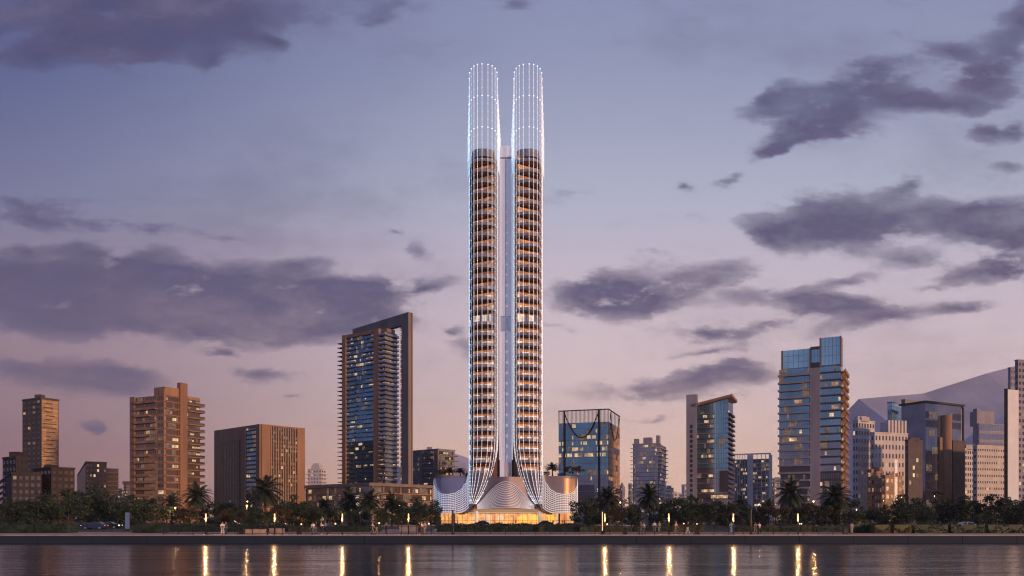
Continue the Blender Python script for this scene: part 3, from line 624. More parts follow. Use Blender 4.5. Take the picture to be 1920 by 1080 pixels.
# ---- distant skyline
t = simple('far_tower', 'slim far tower with a pointed roof right of the dark blue glass block', 1167, 1100, 1161, 1172, 35, 915, 12, 2, 2, 'grey', 'gl_slate', .05, 0, z0=10)
b = MB(); q = t.poly(); c = (sum(v[0] for v in q)/4, sum(v[1] for v in q)/4)
for i in range(4): b.face([(*q[i], t.top+.7), (*q[(i+1) % 4], t.top+.7), (*c, t.top+9)])
t.part('pointed_roof', b, M['grey'])
for (lb, cp, yy, lp, rp, dg, tp, nf, a, c_, wl) in (
 ('narrow grey far block left of the lilac balcony tower', 1182, 900, 1178, 1187, 30, 910, 10, 2, 2, 'grey'),
 ('low violet far block right of the lilac balcony tower', 1256, 1000, 1249, 1263, 30, 915, 8, 3, 2, 'lilac'),
 ('pinkish far house beside the pale side pier', 1283, 1000, 1278, 1292, 30, 911, 8, 2, 2, 'pale'),
 ('low far row of pale roofs between lilac tower and slanted roof tower', 1262, 1200, 1240, 1288, 20, 922, 5, 8, 3, 'pale'),
 ('dark far block filling the gap left of the big glass tower', 1452, 800, 1442, 1466, 30, 898, 9, 4, 3, 'grey'),
 ('grey far house peeping over trees right of the small dark apartment block', 228, 900, 218, 236, 30, 920, 6, 3, 2, 'brown3'),
 ('thin dark far tower left of the tan tower', 236, 800, 232, 243, 35, 908, 10, 2, 2, 'brown3')):
    simple('far_building', lb, cp, yy, lp, rp, dg, tp, nf, a, c_, wl, 'gl_slate', .10, 1, cp, z0=6)
# ------------------------------------------------------------------ the twin tower
YF = 265.0; X0 = X(948, YF)
def zf(py, y=0.0): return EYE+(HY-py)/F*(YF+y)
hero = thing('twin_tower', 'tall twin tower wrapped in glowing white rods over a white louvred podium', 'tower', (X0, YF, 0))
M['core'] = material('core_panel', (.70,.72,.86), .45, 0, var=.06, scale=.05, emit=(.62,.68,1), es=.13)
M['wood'] = material('wood_cladding', (.15,.05,.026), .55, var=.25, scale=.8)
M['soffit'] = material('wood_soffit', (.22,.08,.038), .5, var=.2, scale=.8)
M['band'] = material('balcony_band', (.21,.22,.29), .4, .1, var=.1)
M['slate'] = material('slate_shell', (.13,.125,.17), .45, .3, var=.15, scale=.2)
M['podglass'] = glassy('podium_glass', (.26,.28,.42), .2, .6)
M['podgold'] = glassy('podium_gold_glass', (.55,.31,.15), .35, .1)  # orange sunset reflection on the right drum, painted into the colour
M['mauve'] = material('mauve_panel', (.23,.18,.205), .5, .2, var=.1, scale=.2)
M['rod'] = material('light_rod', (.8,.8,.8), .4, var=0, emit=(.90,.92,1), es=.85)
M['rod_b'] = material('light_rod_blue', (.6,.8,.9), .4, var=0, emit=(.36,.70,1), es=.65)
M['rod_p'] = material('light_rod_pink', (.9,.8,.8), .4, var=0, emit=(1,.78,.72), es=.75)
M['dot'] = quiet(material('light_node', (.9,.9,.9), .4, var=0, emit=(.97,.97,1), es=1.3))
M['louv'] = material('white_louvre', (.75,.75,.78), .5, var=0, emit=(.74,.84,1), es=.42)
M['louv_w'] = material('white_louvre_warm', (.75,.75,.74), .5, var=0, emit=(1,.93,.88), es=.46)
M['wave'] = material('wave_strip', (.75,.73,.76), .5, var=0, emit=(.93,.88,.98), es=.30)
M['w_hi'] = quiet(material('room_white', (.3,.25,.2), .4, var=0, emit=(1,.78,.60), es=.62, emitvar=.55))
M['w_mid'] = quiet(material('room_peach', (.3,.2,.15), .4, var=0, emit=(1,.50,.25), es=.42, emitvar=.6))
M['w_low'] = quiet(material('room_amber', (.25,.15,.1), .4, var=0, emit=(1,.40,.16), es=.17, emitvar=.6))
M['w_wood'] = quiet(material('lit_wood_lattice', (.3,.14,.07), .5, var=.2, scale=2, emit=(1,.36,.12), es=.36, emitvar=.5))
M['w_off'] = glassy('room_dark', (.35,.35,.45), .1, .5)
def sweep(py): return max(0.0, min(1.0, (py-795)/165.0))**2.95
def disp(s, y, py):
    t = sweep(py); return s+t*(12.3-s)*1.0, y+t*(1.2-y)*.9
def HP(side, s, y, z): return (X0+side*s, YF+y, z)
arc = []
def nose(deg, inset=0.0):
    th = math.radians(deg); rx = (5.1 if deg < 0 else 4.45)-inset; ry = 4.5-inset; e = .82 if deg < 0 else .92
    return (7.8+rx*math.copysign(abs(math.sin(th))**e, math.sin(th)), 4.5-ry*abs(math.cos(th))**e)
def plan(inset):
    pts = [nose(-90+18*i, inset) for i in range(11)]
    pts += [(13.3-inset, 14.0), (11.2, 16.8), (4.2, 17.6), (1.9+inset, 16.0)]
    return pts
floors = []; zz = zf(300); z_top = zf(285)
k = 0
while zz > zf(887):
    dbl = 593 < (972-(zz-EYE)/YF*F) < 612 and not any(f[2] for f in floors)
    h = 3.53
    floors.append((zz-(1.25 if dbl else 0), h+(1.25 if dbl else 0), dbl)); zz -= h+(1.25 if dbl else 0)
def px_of(z): return HY-(z-EYE)/YF*F
for side in (-1, 1):
    rr = random.Random(41+side)
    # solid core behind the balconies
    b = MB(); q = [(4.05,2.5),(11.3,6.6),(12.2,13.5),(10.8,16),(4.5,16.8),(2.4,15.5),(2.9,6)]
    b.prism([HP(side,s,y,0)[:2] for s, y in (q if side > 0 else q[::-1])], 15, z_top-.6); b.build('core_wall', M['wood'], hero)
    for (zs, h, dbl) in floors:
        py = px_of(zs); low = max(0, min(1, (py-300)/560))
        P0 = [disp(s, y, py) for s, y in plan(.48)]; P1 = [disp(s, y, py) for s, y in plan(.60)]
        b = MB(); n = len(P0); a0 = len(b.v)
        f3 = lambda p, z: HP(side, p[0], p[1], z)
        bh = .92
        b.face([f3(p, zs-.0) for p in P0], 1); b.face([f3(p, zs+.3) for p in P0], 0)
        for i in range(n):
            j = (i+1) % n
            b.face([f3(P0[i], zs), f3(P0[j], zs), f3(P0[j], zs+bh), f3(P0[i], zs+bh)], 0)
            b.face([f3(P1[i], zs+.3), f3(P1[j], zs+.3), f3(P1[j], zs+bh), f3(P1[i], zs+bh)], 0)
            b.face([f3(P0[i], zs+bh), f3(P0[j], zs+bh), f3(P1[j], zs+bh), f3(P1[i], zs+bh)], 0)
        b.build('balcony', [M['band'], M['soffit']], hero)
        # slanted glass front of the flat
        g0 = Vector((3.85, 2.1)); g1 = Vector((11.0, 6.15)); d = (g1-g0).normalized(); nn = Vector((d.y, -d.x))
        if sweep(py) > 0: g0 = Vector(disp(g0.x, g0.y, py)); g0.y = max(g0.y, 1.6)
        b = MB(); np_ = 9; zt_ = zs+h-.35-.95*low; z_b = zs+.35
        floor_lit = rr.random()
        for i in range(np_):
            a = g0+(g1-g0)*(i/np_)+nn*.12; c = g0+(g1-g0)*((i+1)/np_)+nn*.12
            t = rr.random()
            if dbl: m = 3 if t < .3 else 0
            elif low > .45: m = 0 if t < .30+.45*low else 1 if t < .8 else 2 if t < .93 else 3
            else: m = 1 if t < .15+.75*low+.25*floor_lit else 2 if t < .95 else 3
            zm = z_b+(zt_-z_b)*(1 if dbl else .70)
            b.face([HP(side,a.x,a.y,z_b), HP(side,c.x,c.y,z_b), HP(side,c.x,c.y,zm), HP(side,a.x,a.y,zm)], m)
            if not dbl: b.face([HP(side,a.x,a.y,zm), HP(side,c.x,c.y,zm), HP(side,c.x,c.y,zt_), HP(side,a.x,a.y,zt_)], 5 if floor_lit < .6 else 2)
            b.tube([HP(side,a.x+nn.x*.05,a.y+nn.y*.05,z_b), HP(side,a.x+nn.x*.05,a.y+nn.y*.05,zt_)], .06, 4, 4)
        b.build('window', [M['w_hi'], M['w_mid'], M['w_low'], M['w_off'], M['wood'], M['w_wood']], hero)
    # parapet ring on top of the shaft
    b = MB(); b.prism([HP(side,s,y,0)[:2] for s, y in plan(.9)], z_top-.9, z_top+1.6); b.build('parapet', M['band'], hero)
    # swept shell under the rods
    b = MB(); lv = list(range(884, 957, 6)); rings = []
    for py in lv:
        z = zf(py) ; rings.append([HP(side, *disp(s, y, py), z) for s, y in plan(.55)])
    for a, c in zip(rings, rings[1:]):
        for i in range(len(a)):
            j = (i+1) % len(a); b.face([c[i], c[j], a[j], a[i]])
    b.build('swept_shell', M['slate'], hero, smooth=True)
    # rods
    rods = []
    for i in range(11):
        rods.append((*nose(-90+18*i), 1 if i < 10 else 2))
    for i in range(1, 8): rods.append((12.25+1.05*i/7, 4.5+9.5*i/7, 2))
    for i in range(1, 11): rods.append((2.7-.8*i/10, 4.5+9.5*i/10, 0))
    for (s, y, reg) in rods:
        drop = 152.6-.25*y-.062*y*y if reg != 3 else 133
        if y > 4.5 and reg == 0: drop = 150.2-1.25*(y-4.5)-4
        if y > 4.5 and reg == 2: drop = 150.2-1.65*(y-4.5)
        crown = (reg == 0 and y > 6.5) or (reg == 2 and y > 7.5); path = [HP(side, s, y, drop), HP(side, s, y, z_top-3 if crown else zf(790, y))]; r0 = .064 if y < 4.6 else .05
        py = 798
        if crown: pass
        elif reg != 2 or y < 4.6:
            while py <= 949:
                s2, y2 = disp(s, y, py)
                if s2 > 11.9 and s < 11: break
                path.append(HP(side, s2, y2, zf(py, y2))); py += 7
        else:
            path.append(HP(side, s, y, zf(895, y)))
        mt = 'rod'
        if reg == 2 or s > 11: mt = 'rod_b' if side < 0 else 'rod_p'
        if reg == 0 and side > 0 and y > 4: mt = 'rod_b'
        b = MB(); b.tube(path, r0, 4, 0, cap=False)
        # nodes
        zz = drop; kk = 0
        while zz > (z_top-3 if crown else zf(885, y)):
            pyz = HY-(zz-EYE)/(YF+y)*F; s2, y2 = disp(s, y, pyz)
            if kk % 4 == 0 and zz > z_top+2: b.octa(HP(side, s2, y2-.1, zz), .24 if y < 4.6 else .17, 1)
            else: b.octa(HP(side, s2, y2-.08, zz), .12 if y < 4.6 else .07, 1)
            zz -= 2.6; kk += 1
        if not crown and (reg < 2 or y < 4.6):
            for i in range(3, len(path)-1):
                p_, q_ = Vector(path[i]), Vector(path[i+1])
                if p_.z < zf(880): b.octa(p_+Vector((0,-.1,0)), .12, 1)
        b.build('light_rod', [M[mt], M['dot']], hero)
# ---- recessed spine between the lobes
b = MB(); b.box(X0-2.0, X0+2.0, YF+5.6, YF+15, 15.5, zf(284, 9)); b.box(X0-1.6, X0+1.6, YF+6, YF+14, zf(284, 9), zf(281, 9)); spine = b.build('spine', M['core'], hero)
b = MB(); b.box(X0-.05, X0+.05, YF+5.5, YF+5.599, 16, zf(297, 5.5)); b.box(X0-1.75, X0+1.75, YF+5.45, YF+5.599, zf(297, 5.5), zf(295.3, 5.5)); b.build('joint', M['dark'], spine)
b = MB()
for i in range(9): b.box(X0-1.55+i*.37, X0-1.45+i*.37, YF+5.4, YF+5.59, zf(620, 5.5), zf(593, 5.5), 0)
b.box(X0-1.7, X0+1.7, YF+5.4, YF+5.595, zf(620.6, 5.5), zf(620, 5.5), 0); b.box(X0-1.7, X0+1.7, YF+5.4, YF+5.595, zf(593, 5.5), zf(592.4, 5.5), 0)
b.build('vent_grille', material('vent_bar', (.42,.48,.66), .5), spine)
b = MB(); b.box(X0-.1, X0+1.75, YF+5.3, YF+5.59, zf(893, 5.5), zf(867, 5.5)); b.build('entrance_panel', M['pale'], hero)
b = MB(); b.box(X0-9, X0+9, YF+9.6, YF+16, 15, zf(862, 9)); b.build('rear_wall', M['wood'], hero)
# ---- podium: solid drums, white louvre shells, wave front
ztopP = zf(897, 8)
def wingpt(p):
    """plan of a wing shell, p 0 (tower side) .. 1 (outer end)"""
    K = [(12.2,.9),(13.6,1.15),(15.2,1.2),(17.2,1.25),(19.3,1.45),(21.2,2.1),(22.8,3.4),(23.9,5.2),(24.5,7.5),(24.7,11)]
    q = p*(len(K)-1); i = min(int(q), len(K)-2); f = q-i
    g = lambda k: K[max(0, min(len(K)-1, k))]
    def cr(a):
        p0, p1, p2, p3 = g(i-1)[a], g(i)[a], g(i+1)[a], g(i+2)[a]
        return .5*((2*p1)+(-p0+p2)*f+(2*p0-5*p1+4*p2-p3)*f*f+(-p0+3*p1-3*p2+p3)*f**3)
    return cr(0), cr(1)
def topline(p):
    K = [884,908,919,925,927,926.5,922,913,902,897]
    q = p*9; i = min(int(q), 8); f = q-i; f = f*f*(3-2*f); return K[i]*(1-f)+K[i+1]*f
def botline(p):
    K = [950,957.5,960.5,962,962,962,962,962,962,962]
    q = p*9; i = min(int(q), 8); f = q-i; return K[i]*(1-f)+K[i+1]*f
NP = 46
for side in (-1, 1):
    b = MB(); ins = []
    for i in range(NP+1):
        s, y = wingpt(i/NP); ins.append((s-.35 if i > NP*.6 else s, y+.55))
    poly = ins+[(23.5,22),(12,22)]
    pts = [HP(side,s,y,0)[:2] for s, y in poly]
    b.prism(pts, zf(961), ztopP); b.build('podium_wall', [M['podglass'] if side < 0 else M['mauve']], hero)
    b = MB(); a = [HP(side, s-.02, y-.06, 0) for s, y in ins]
    i0, i1 = (int(NP*.46), int(NP*.78)) if side > 0 else (int(NP*.12), int(NP*.3))
    for i in range(i0, i1):
        b.face([(a[i][0],a[i][1],zf(926)),(a[i+1][0],a[i+1][1],zf(926)),(a[i+1][0],a[i+1][1],ztopP-.3),(a[i][0],a[i][1],ztopP-.3)])
    b.build('gold_panel' if side > 0 else 'glass_panel', M['podgold'] if side > 0 else M['podglass'], hero)
    b = MB(); b.prism([HP(side, s*1.004-.05, y-.1, 0)[:2] for s, y in poly], ztopP+.002, ztopP+.5); b.build('parapet', M['mauve'], hero)
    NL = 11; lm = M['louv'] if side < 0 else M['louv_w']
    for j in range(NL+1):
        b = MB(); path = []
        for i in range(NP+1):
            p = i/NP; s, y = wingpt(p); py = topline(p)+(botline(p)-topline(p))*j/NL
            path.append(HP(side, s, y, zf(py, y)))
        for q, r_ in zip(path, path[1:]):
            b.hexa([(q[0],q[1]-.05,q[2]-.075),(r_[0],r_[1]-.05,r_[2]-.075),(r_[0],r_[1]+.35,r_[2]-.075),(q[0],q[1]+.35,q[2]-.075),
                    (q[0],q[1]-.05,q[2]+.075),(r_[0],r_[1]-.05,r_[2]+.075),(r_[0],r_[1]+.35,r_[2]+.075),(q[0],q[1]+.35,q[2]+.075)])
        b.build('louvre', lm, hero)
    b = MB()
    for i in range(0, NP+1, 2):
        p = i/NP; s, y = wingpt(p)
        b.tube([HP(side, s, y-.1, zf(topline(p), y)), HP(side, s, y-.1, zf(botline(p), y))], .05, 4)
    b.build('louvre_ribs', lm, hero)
    # orange underside ribbon that climbs from the wing to the waves
    b = MB(); K = [(9.6,.3,944),(10.6,.5,951),(11.8,.7,956),(13.4,.9,960),(15.5,1.0,962.5)]
    for q, r_ in zip(K, K[1:]):
        b.face([HP(side,q[0],q[1],zf(q[2])), HP(side,r_[0],r_[1],zf(r_[2])), HP(side,r_[0],r_[1]+.1,zf(r_[2]+2.6)), HP(side,q[0],q[1]+.1,zf(q[2]+4.5))])
        b.face([HP(side,q[0],q[1]+3,zf(q[2])), HP(side,r_[0],r_[1]+3,zf(r_[2])), HP(side,r_[0],r_[1]+.1,zf(r_[2]+2.6)), HP(side,q[0],q[1]+.1,zf(q[2]+4.5))])
    b.build('underside_ribbon', M['soffit'], hero)
def frontY(s): return .2+2.6*min(1, abs(s)/9.5)**2-1.4*math.exp(-(s/3.5)**2)
def wave(s, t):
    yc = 903.5+t*47.5; ysd = 945.5+t*8.5
    u = min(1, abs(s)/9.4); bell = math.cos(math.pi/2*u)**(1.2+.3*t)
    return ysd-(ysd-yc)*bell
b = MB(); NS = 40
for i in range(NS):
    s0, s1 = -11+22*i/NS, -11+22*(i+1)/NS
    y0, y1 = frontY(s0)+.35, frontY(s1)+.35
    b.face([(X0+s0, YF+y0, zf(wave(s0, 1))), (X0+s1, YF+y1, zf(wave(s1, 1))), (X0+s1, YF+y1, zf(894)), (X0+s0, YF+y0, zf(894))])
    b.face([(X0+s0, YF+y0, zf(894)), (X0+s1, YF+y1, zf(894)), (X0+s1, YF+12, zf(894)), (X0+s0, YF+12, zf(894))])
    b.face([(X0+s0, YF+y0, zf(wave(s0, 1))), (X0+s1, YF+y1, zf(wave(s1, 1))), (X0+s1, YF+9, zf(960)), (X0+s0, YF+9, zf(960))])
b.build('podium_front', M['mauve'], hero, smooth=False)
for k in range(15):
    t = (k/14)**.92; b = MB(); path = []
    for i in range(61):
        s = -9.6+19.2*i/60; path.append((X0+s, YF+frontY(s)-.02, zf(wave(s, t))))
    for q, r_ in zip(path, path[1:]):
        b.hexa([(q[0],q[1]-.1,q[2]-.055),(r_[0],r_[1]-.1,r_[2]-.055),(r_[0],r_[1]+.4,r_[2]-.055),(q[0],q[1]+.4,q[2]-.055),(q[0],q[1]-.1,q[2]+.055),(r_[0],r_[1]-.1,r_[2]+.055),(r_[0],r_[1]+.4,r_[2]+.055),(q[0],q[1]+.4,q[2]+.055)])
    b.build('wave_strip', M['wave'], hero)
# ---- lobby
zl = zf(961.5)
M['lob'] = material('lobby_wall', (.5,.3,.15), .6, var=.35, scale=.35, emit=(1,.50,.17), es=.62, emitvar=.55)
M['lob_y'] = material('lobby_arch', (.6,.4,.1), .5, var=.1, emit=(1,.58,.08), es=1.0)
M['lob_c'] = material('lobby_ceiling', (.6,.45,.3), .6, var=.1, emit=(1,.66,.36), es=1.1)
M['lob_w'] = material('lobby_column', (.8,.72,.62), .5, var=.05, emit=(1,.75,.5), es=.28)
M['lob_o'] = material('lobby_orange', (.55,.22,.10), .5, var=.1, emit=(1,.40,.14), es=.5)
b = MB(); b.box(X0-22.2, X0+23.2, YF+9, YF+9.4, 0, zl); b.build('lobby_wall', M['lob'], hero)
b = MB(); b.box(X0-22.2, X0+23.2, YF+3.2, YF+9, zl-.05, zl+.1); b.build('lobby_ceiling', M['lob_c'], hero)
b = MB(); b.box(X0-22.4, X0+23.4, YF+.8, YF+9.4, .0, .12); b.build('lobby_floor', M['pale'], hero)
b = MB(); s_ = -22.2
while s_ < 23.3:
    b.box(X0+s_-.045, X0+s_+.045, YF+3.0, YF+3.15, .1, zl); s_ += 1.55
b.box(X0-22.2, X0+23.2, YF+3.02, YF+3.13, 1.35, 1.43); b.box(X0-22.2, X0+23.2, YF+3.0, YF+3.15, zl-.2, zl)
b.build('shopfront_frame', M['dark'], hero)
gm = bpy.data.materials.new('clear_glass'); gm.use_nodes = True; g_ = gm.node_tree
for n in list(g_.nodes):
    if n.type == 'BSDF_PRINCIPLED': g_.nodes.remove(n)
tr = g_.nodes.new('ShaderNodeBsdfTransparent'); gl_ = g_.nodes.new('ShaderNodeBsdfGlossy'); gl_.inputs['Roughness'].default_value = .03; mx = g_.nodes.new('ShaderNodeMixShader'); mx.inputs[0].default_value = .10
g_.links.new(tr.outputs[0], mx.inputs[1]); g_.links.new(gl_.outputs[0], mx.inputs[2]); g_.links.new(mx.outputs[0], g_.nodes['Material Output'].inputs[0])
b = MB(); b.face([(X0-22.2,YF+3.08,.1),(X0+23.2,YF+3.08,.1),(X0+23.2,YF+3.08,zl-.2),(X0-22.2,YF+3.08,zl-.2)]); b.build('shopfront_glass', gm, hero)
for px in (893, 1012): s_ = (px-948)*YF/F; b = MB(); b.tube([(X0+s_, YF+1.7, 0), (X0+s_, YF+1.7, zl+.6)], .55, 12); b.build('column', M['lob_w'], hero, smooth=True)
for px, w, m in ((925,.55,'lob_o'),(967.5,.3,'lob_o'),(832,.4,'lob_o'),(1060,1.0,'lob_o'),(1050,.3,'dark'),(1073,.4,'lob_w'),(848,.6,'wood'),(1046,.25,'lob_w')):
    s_ = (px-948)*YF/F; b = MB(); b.box(X0+s_-w, X0+s_+w, YF+4.2, YF+4.6, .1, zl-.05); b.build('lobby_partition', M[m], hero)
for px, w in ((982, 1.4), (1002, 1.4), (915, 1.5), (938, 1.0), (1035, 1.0)):
    s_ = (px-948)*YF/F; b = MB(); pts = []
    for i in range(13): a = math.pi*i/12; pts.append((X0+s_+w*math.cos(a), 2.3+1.1*math.sin(a)))
    b2 = [(X0+s_+w, 1.0)]+pts+[(X0+s_-w, 1.0)]
    b.face([(p[0], YF+7.0, p[1]) for p in b2]); n = len(b2)
    for i in range(n-1): b.face([(b2[i][0],YF+7,b2[i][1]),(b2[i+1][0],YF+7,b2[i+1][1]),(b2[i+1][0],YF+7.4,b2[i+1][1]),(b2[i][0],YF+7.4,b2[i][1])])
    b.build('arch_niche', M['lob_y'] if px > 950 else M['lob_w'], hero)
# ------------------------------------------------------------------ ground, water, wall
HAZE = 9e-5
YW = 103.0; ZW = -1.1
def sheet(name, x0, x1, y0, y1, z, mat, n=1):
    b = MB(); b.face([(x0,y0,z),(x1,y0,z),(x1,y1,z),(x0,y1,z)]); return tag(b.build(name, mat), kind='structure')
wm = bpy.data.materials.new('water'); wm.use_nodes = True; wt = wm.node_tree; wp = wt.nodes['Principled BSDF']
wp.inputs['Base Color'].default_value = (.008,.009,.014,1); wp.inputs['Roughness'].default_value = .15; wp.inputs['IOR'].default_value = 1.33
c = wt.nodes.new('ShaderNodeTexCoord')
def wn(scale, sx_, sy_, det, rgh=.5):
    mp = wt.nodes.new('ShaderNodeMapping'); wt.links.new(c.outputs['Object'], mp.inputs[0]); mp.inputs['Scale'].default_value = (sx_, sy_, 1)
    n = wt.nodes.new('ShaderNodeTexNoise'); n.inputs['Scale'].default_value = scale; n.inputs['Detail'].default_value = det; n.inputs['Roughness'].default_value = rgh
    wt.links.new(mp.outputs[0], n.inputs['Vector']); return n.outputs['Fac']
def wm_(op, a, b_):
    n = wt.nodes.new('ShaderNodeMath'); n.operation = op
    for i, v in enumerate((a, b_)):
        if hasattr(v, 'is_output'): wt.links.new(v, n.inputs[i])
        else: n.inputs[i].default_value = v
    return n.outputs[0]
fine = wn(1.3, .55, 1, 3); swell = wn(.16, .22, 1, 2); patch = wn(.045, .25, 1, 2)
hgt = wm_('ADD', wm_('MULTIPLY', wm_('MULTIPLY', fine, patch), .22), wm_('MULTIPLY', swell, .42))
bp = wt.nodes.new('ShaderNodeBump'); bp.inputs['Strength'].default_value = 1; bp.inputs['Distance'].default_value = .48
wt.links.new(hgt, bp.inputs['Height']); wt.links.new(bp.outputs[0], wp.inputs['Normal'])
sheet('water', -2500, 2500, -2500, YW, ZW, wm)
sheet('ground', -6400, 6400, YW+.5, 6000, -.02, M['ground'])
sheet('promenade', -600, 600, YW+.6, 124, 0, M['promenade'])
sheet('garden_path', X(700,126)-2, X(830,126), 124, 160, -.006, M['promenade'])
sheet('forecourt', X0-40, X0+40, 196, 268, -.005, M['promenade'])
sheet('road', -500, 500, 206, 224, .0, M['asphalt'])
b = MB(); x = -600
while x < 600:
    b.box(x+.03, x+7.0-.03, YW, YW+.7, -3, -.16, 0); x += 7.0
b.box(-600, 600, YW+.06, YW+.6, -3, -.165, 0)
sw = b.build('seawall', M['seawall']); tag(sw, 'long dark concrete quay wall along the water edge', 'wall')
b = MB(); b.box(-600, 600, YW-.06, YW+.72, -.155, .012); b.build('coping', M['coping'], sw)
# ---- railing
XR0, XR1 = X(306, YW+.4), X(1590, YW+.4)
rl = thing('railing', 'black picket railing along the quay edge between the open ends', 'railing', (XR0, YW+.42, 0))
nb = 46; bw = (XR1-XR0)/nb
def bay_post():
    b = MB(); b.box(XR0-.04, XR0+.04, YW+.38, YW+.46, 0, 1.16); b.box(XR0-.08, XR0+.08, YW+.34, YW+.5, .012, .05); b.ball((XR0, YW+.42, 1.18), .055); return b.build('post', M['black'], rl)
def bay():
    b = MB(); b.box(XR0+.04, XR0+bw-.04, YW+.395, YW+.445, 1.05, 1.1); b.box(XR0+.04, XR0+bw-.04, YW+.405, YW+.435, .12, .16)
    n = 13
    for i in range(1, n): u = XR0+bw*i/n; b.box(u-.013, u+.013, YW+.408, YW+.432, .16, 1.05)
    return b.build('picket_panel', M['black'], rl)
p0, q0 = bay_post(), bay()
for i in range(1, nb+1):
    o = p0.copy(); COL.objects.link(o); o.parent = rl; o.location.x = bw*i
    if i < nb: o = q0.copy(); COL.objects.link(o); o.parent = rl; o.location.x = bw*i
# ---- promenade lamps
def glow(name, loc, watts, parent, size=.2, col=(1,.52,.20)):
    l = bpy.data.lights.new(name, 'POINT'); l.energy = watts; l.color = col; l.shadow_soft_size = size
    o = bpy.data.objects.new(name, l); COL.objects.link(o); o.parent = parent; o.location = loc; return o
def lamp():
    r = thing('promenade_lamp', 'lamp', 'lamp', (0,0,0), 0, 'tube lamps along the promenade')
    b = MB(); b.box(-.07,.07,-.07,.07,0,1.72); b.box(-.14,.14,-.14,.14,0.012,.06); b.build('pole', M['black'], r)
    b = MB(); b.box(-.065,.065,-.065,.065,1.72,2.72); b.build('glow_tube', M['tube'], r)
    b = MB(); b.box(-.1,.1,-.1,.1,2.72,2.79); b.build('cap', M['black'], r)
    glow('lamp_light', (0,-.2,2.0), 260, r, .06); return r
L0 = lamp(); first = True
for px, lb in ((386,'tube lamp standing below the tan tower with balconies'),(515,'tube lamp in front of the palm before the wide brown block'),(642,'tube lamp beside the group of promenade walkers under the blue tower'),(766,'tube lamp just left of the lit podium'),
               (1134,'tube lamp right next to the full length glowing post'),(1254,'tube lamp right of the tall palm under the lilac balcony tower'),(1375,'tube lamp near the person in pale blue before the white grid block'),(1496,'tube lamp in front of the parked dark car with white roof')):
    o = L0 if first else copy_tree(L0); first = False
    o.location = (X(px, YW+1.1), YW+1.1, 0); o['label'] = lb
r = thing('light_post', 'full length glowing light post with dark base right of the podium', 'lamp', (X(1129.5,YW+.9), YW+.9, 0))
b = MB(); x_, y_ = r.location.x, r.location.y
b.box(x_-.16,x_+.16,y_-.16,y_+.16,0,.5); b.build('base', M['black'], r)
b = MB(); b.box(x_-.045,x_+.045,y_-.045,y_+.045,.5,2.95); b.build('glow_tube', M['tube'], r)
def post(px, h, lb):
    r = thing('dark_post', lb, 'post', (X(px,YW+1), YW+1, 0), 0, 'dark posts on the promenade'); x_, y_ = r.location.x, r.location.y
    b = MB(); b.tube([(x_,y_,0),(x_,y_,h)], [.15,.11], 8); b.build('shaft', M['black'], r)
    b = MB(); b.tube([(x_,y_,0.012),(x_,y_,.18)], .24, 8); b.tube([(x_,y_,h),(x_,y_,h+.12)], .2, 8); b.build('collar', M['black'], r)
post(849, 3.1, 'dark unlit post in front of the left podium wing'); post(1408, 3.25, 'dark unlit post beside the walking couple under the white grid block')
# ---- street lamps among the trees
def slamp(px, py, Y, lb, arm=0):
    z = Z(py, Y); r = thing('street_lamp', lb, 'street lamp', (X(px,Y), Y, 0), 0, 'street lamps among the trees'); x_ = r.location.x
    b = MB(); b.tube([(x_+arm,Y,-.02),(x_+arm,Y,z-.4),(x_+arm*.6,Y,z+.25),(x_,Y,z+.25)], [.09,.06,.05,.05], 6); b.build('pole', M['dark'], r)
    b = MB(); b.ball((x_,Y,z), .22, 0, 8, 5, .8); b.build('globe', M['street'], r, smooth=True); glow('lamp_light', (0,-.3,z-.3), 900, r, .2)
for a in ((329,952,170,'street lamp glowing below the tan tower left of its palm'),(463,948,165,'lower of two close street lamps before the wide brown block'),(464,940,230,'upper of two close street lamps before the wide brown block'),
          (1163,942,230,'street lamp glowing at the foot of the dark blue glass block'),(1423,946,200,'street lamp in front of the white grid block',.5),(1525,940,190,'street lamp before the blank pier of the big glass tower',1.0),
          (1657,938,430,'street lamp glowing beside the tan stepped house'),(1690,932,425,'street lamp glowing under the orange lit front',.5),(1752,930,470,'street lamp glowing at the foot of the round column'),(1606,955,300,'street lamp glowing left of the tan stepped house among trees'),
          (748,948,215,'street lamp glowing in front of the low glazed podium'),(803,952,215,'street lamp between podium building and left podium wing')): slamp(*a)
r = thing('street_lamp', 'tall unlit grey street lamp right of the louvred podium', 'street lamp', (X(1121,185), 185, 0)); x_ = r.location.x
b = MB(); b.tube([(x_,185,-.02),(x_,185,5.4),(x_+.3,185,5.7)], [.09,.05,.05], 6); b.build('pole', M['grey'], r)
b = MB(); b.box(x_+.1,x_+.55,184.85,185.15,5.62,5.75); b.build('lamp_head', M['white'], r)
for px, py, Y, lb in ((565,983,150,'globe garden light left of the walkers under the blue tower'),(629,982,150,'globe garden light beside the left tube lamp of the blue tower'),(711,981,150,'globe garden light right of the couple with the dog walkers'),(804,982,150,'globe garden light close to the left end of the podium'),
                  (1138.5,983,160,'globe garden light behind the full length light post'),(1282,981.5,160,'orange globe garden light left of the silver car'),(1307,983,160,'yellow globe garden light next to the silver car'),(1610,985,140,'globe garden light at the right end of the railing'),(263,987,140,'globe garden light at the left end of the railing')):
    z = Z(py, Y); r = thing('garden_light', lb, 'garden light', (X(px,Y), Y, 0), 0, 'garden lights behind the promenade'); x_ = r.location.x
    b = MB(); b.tube([(x_,Y,-.02),(x_,Y,z-.15)], .05, 6); b.build('stem', M['black'], r)
    b = MB(); b.ball((x_,Y,z), .16, 0, 8, 5); b.build('globe', M['globe'], r, smooth=True); glow('lamp_light', (0,-.25,z+.2), 60, r, .15)
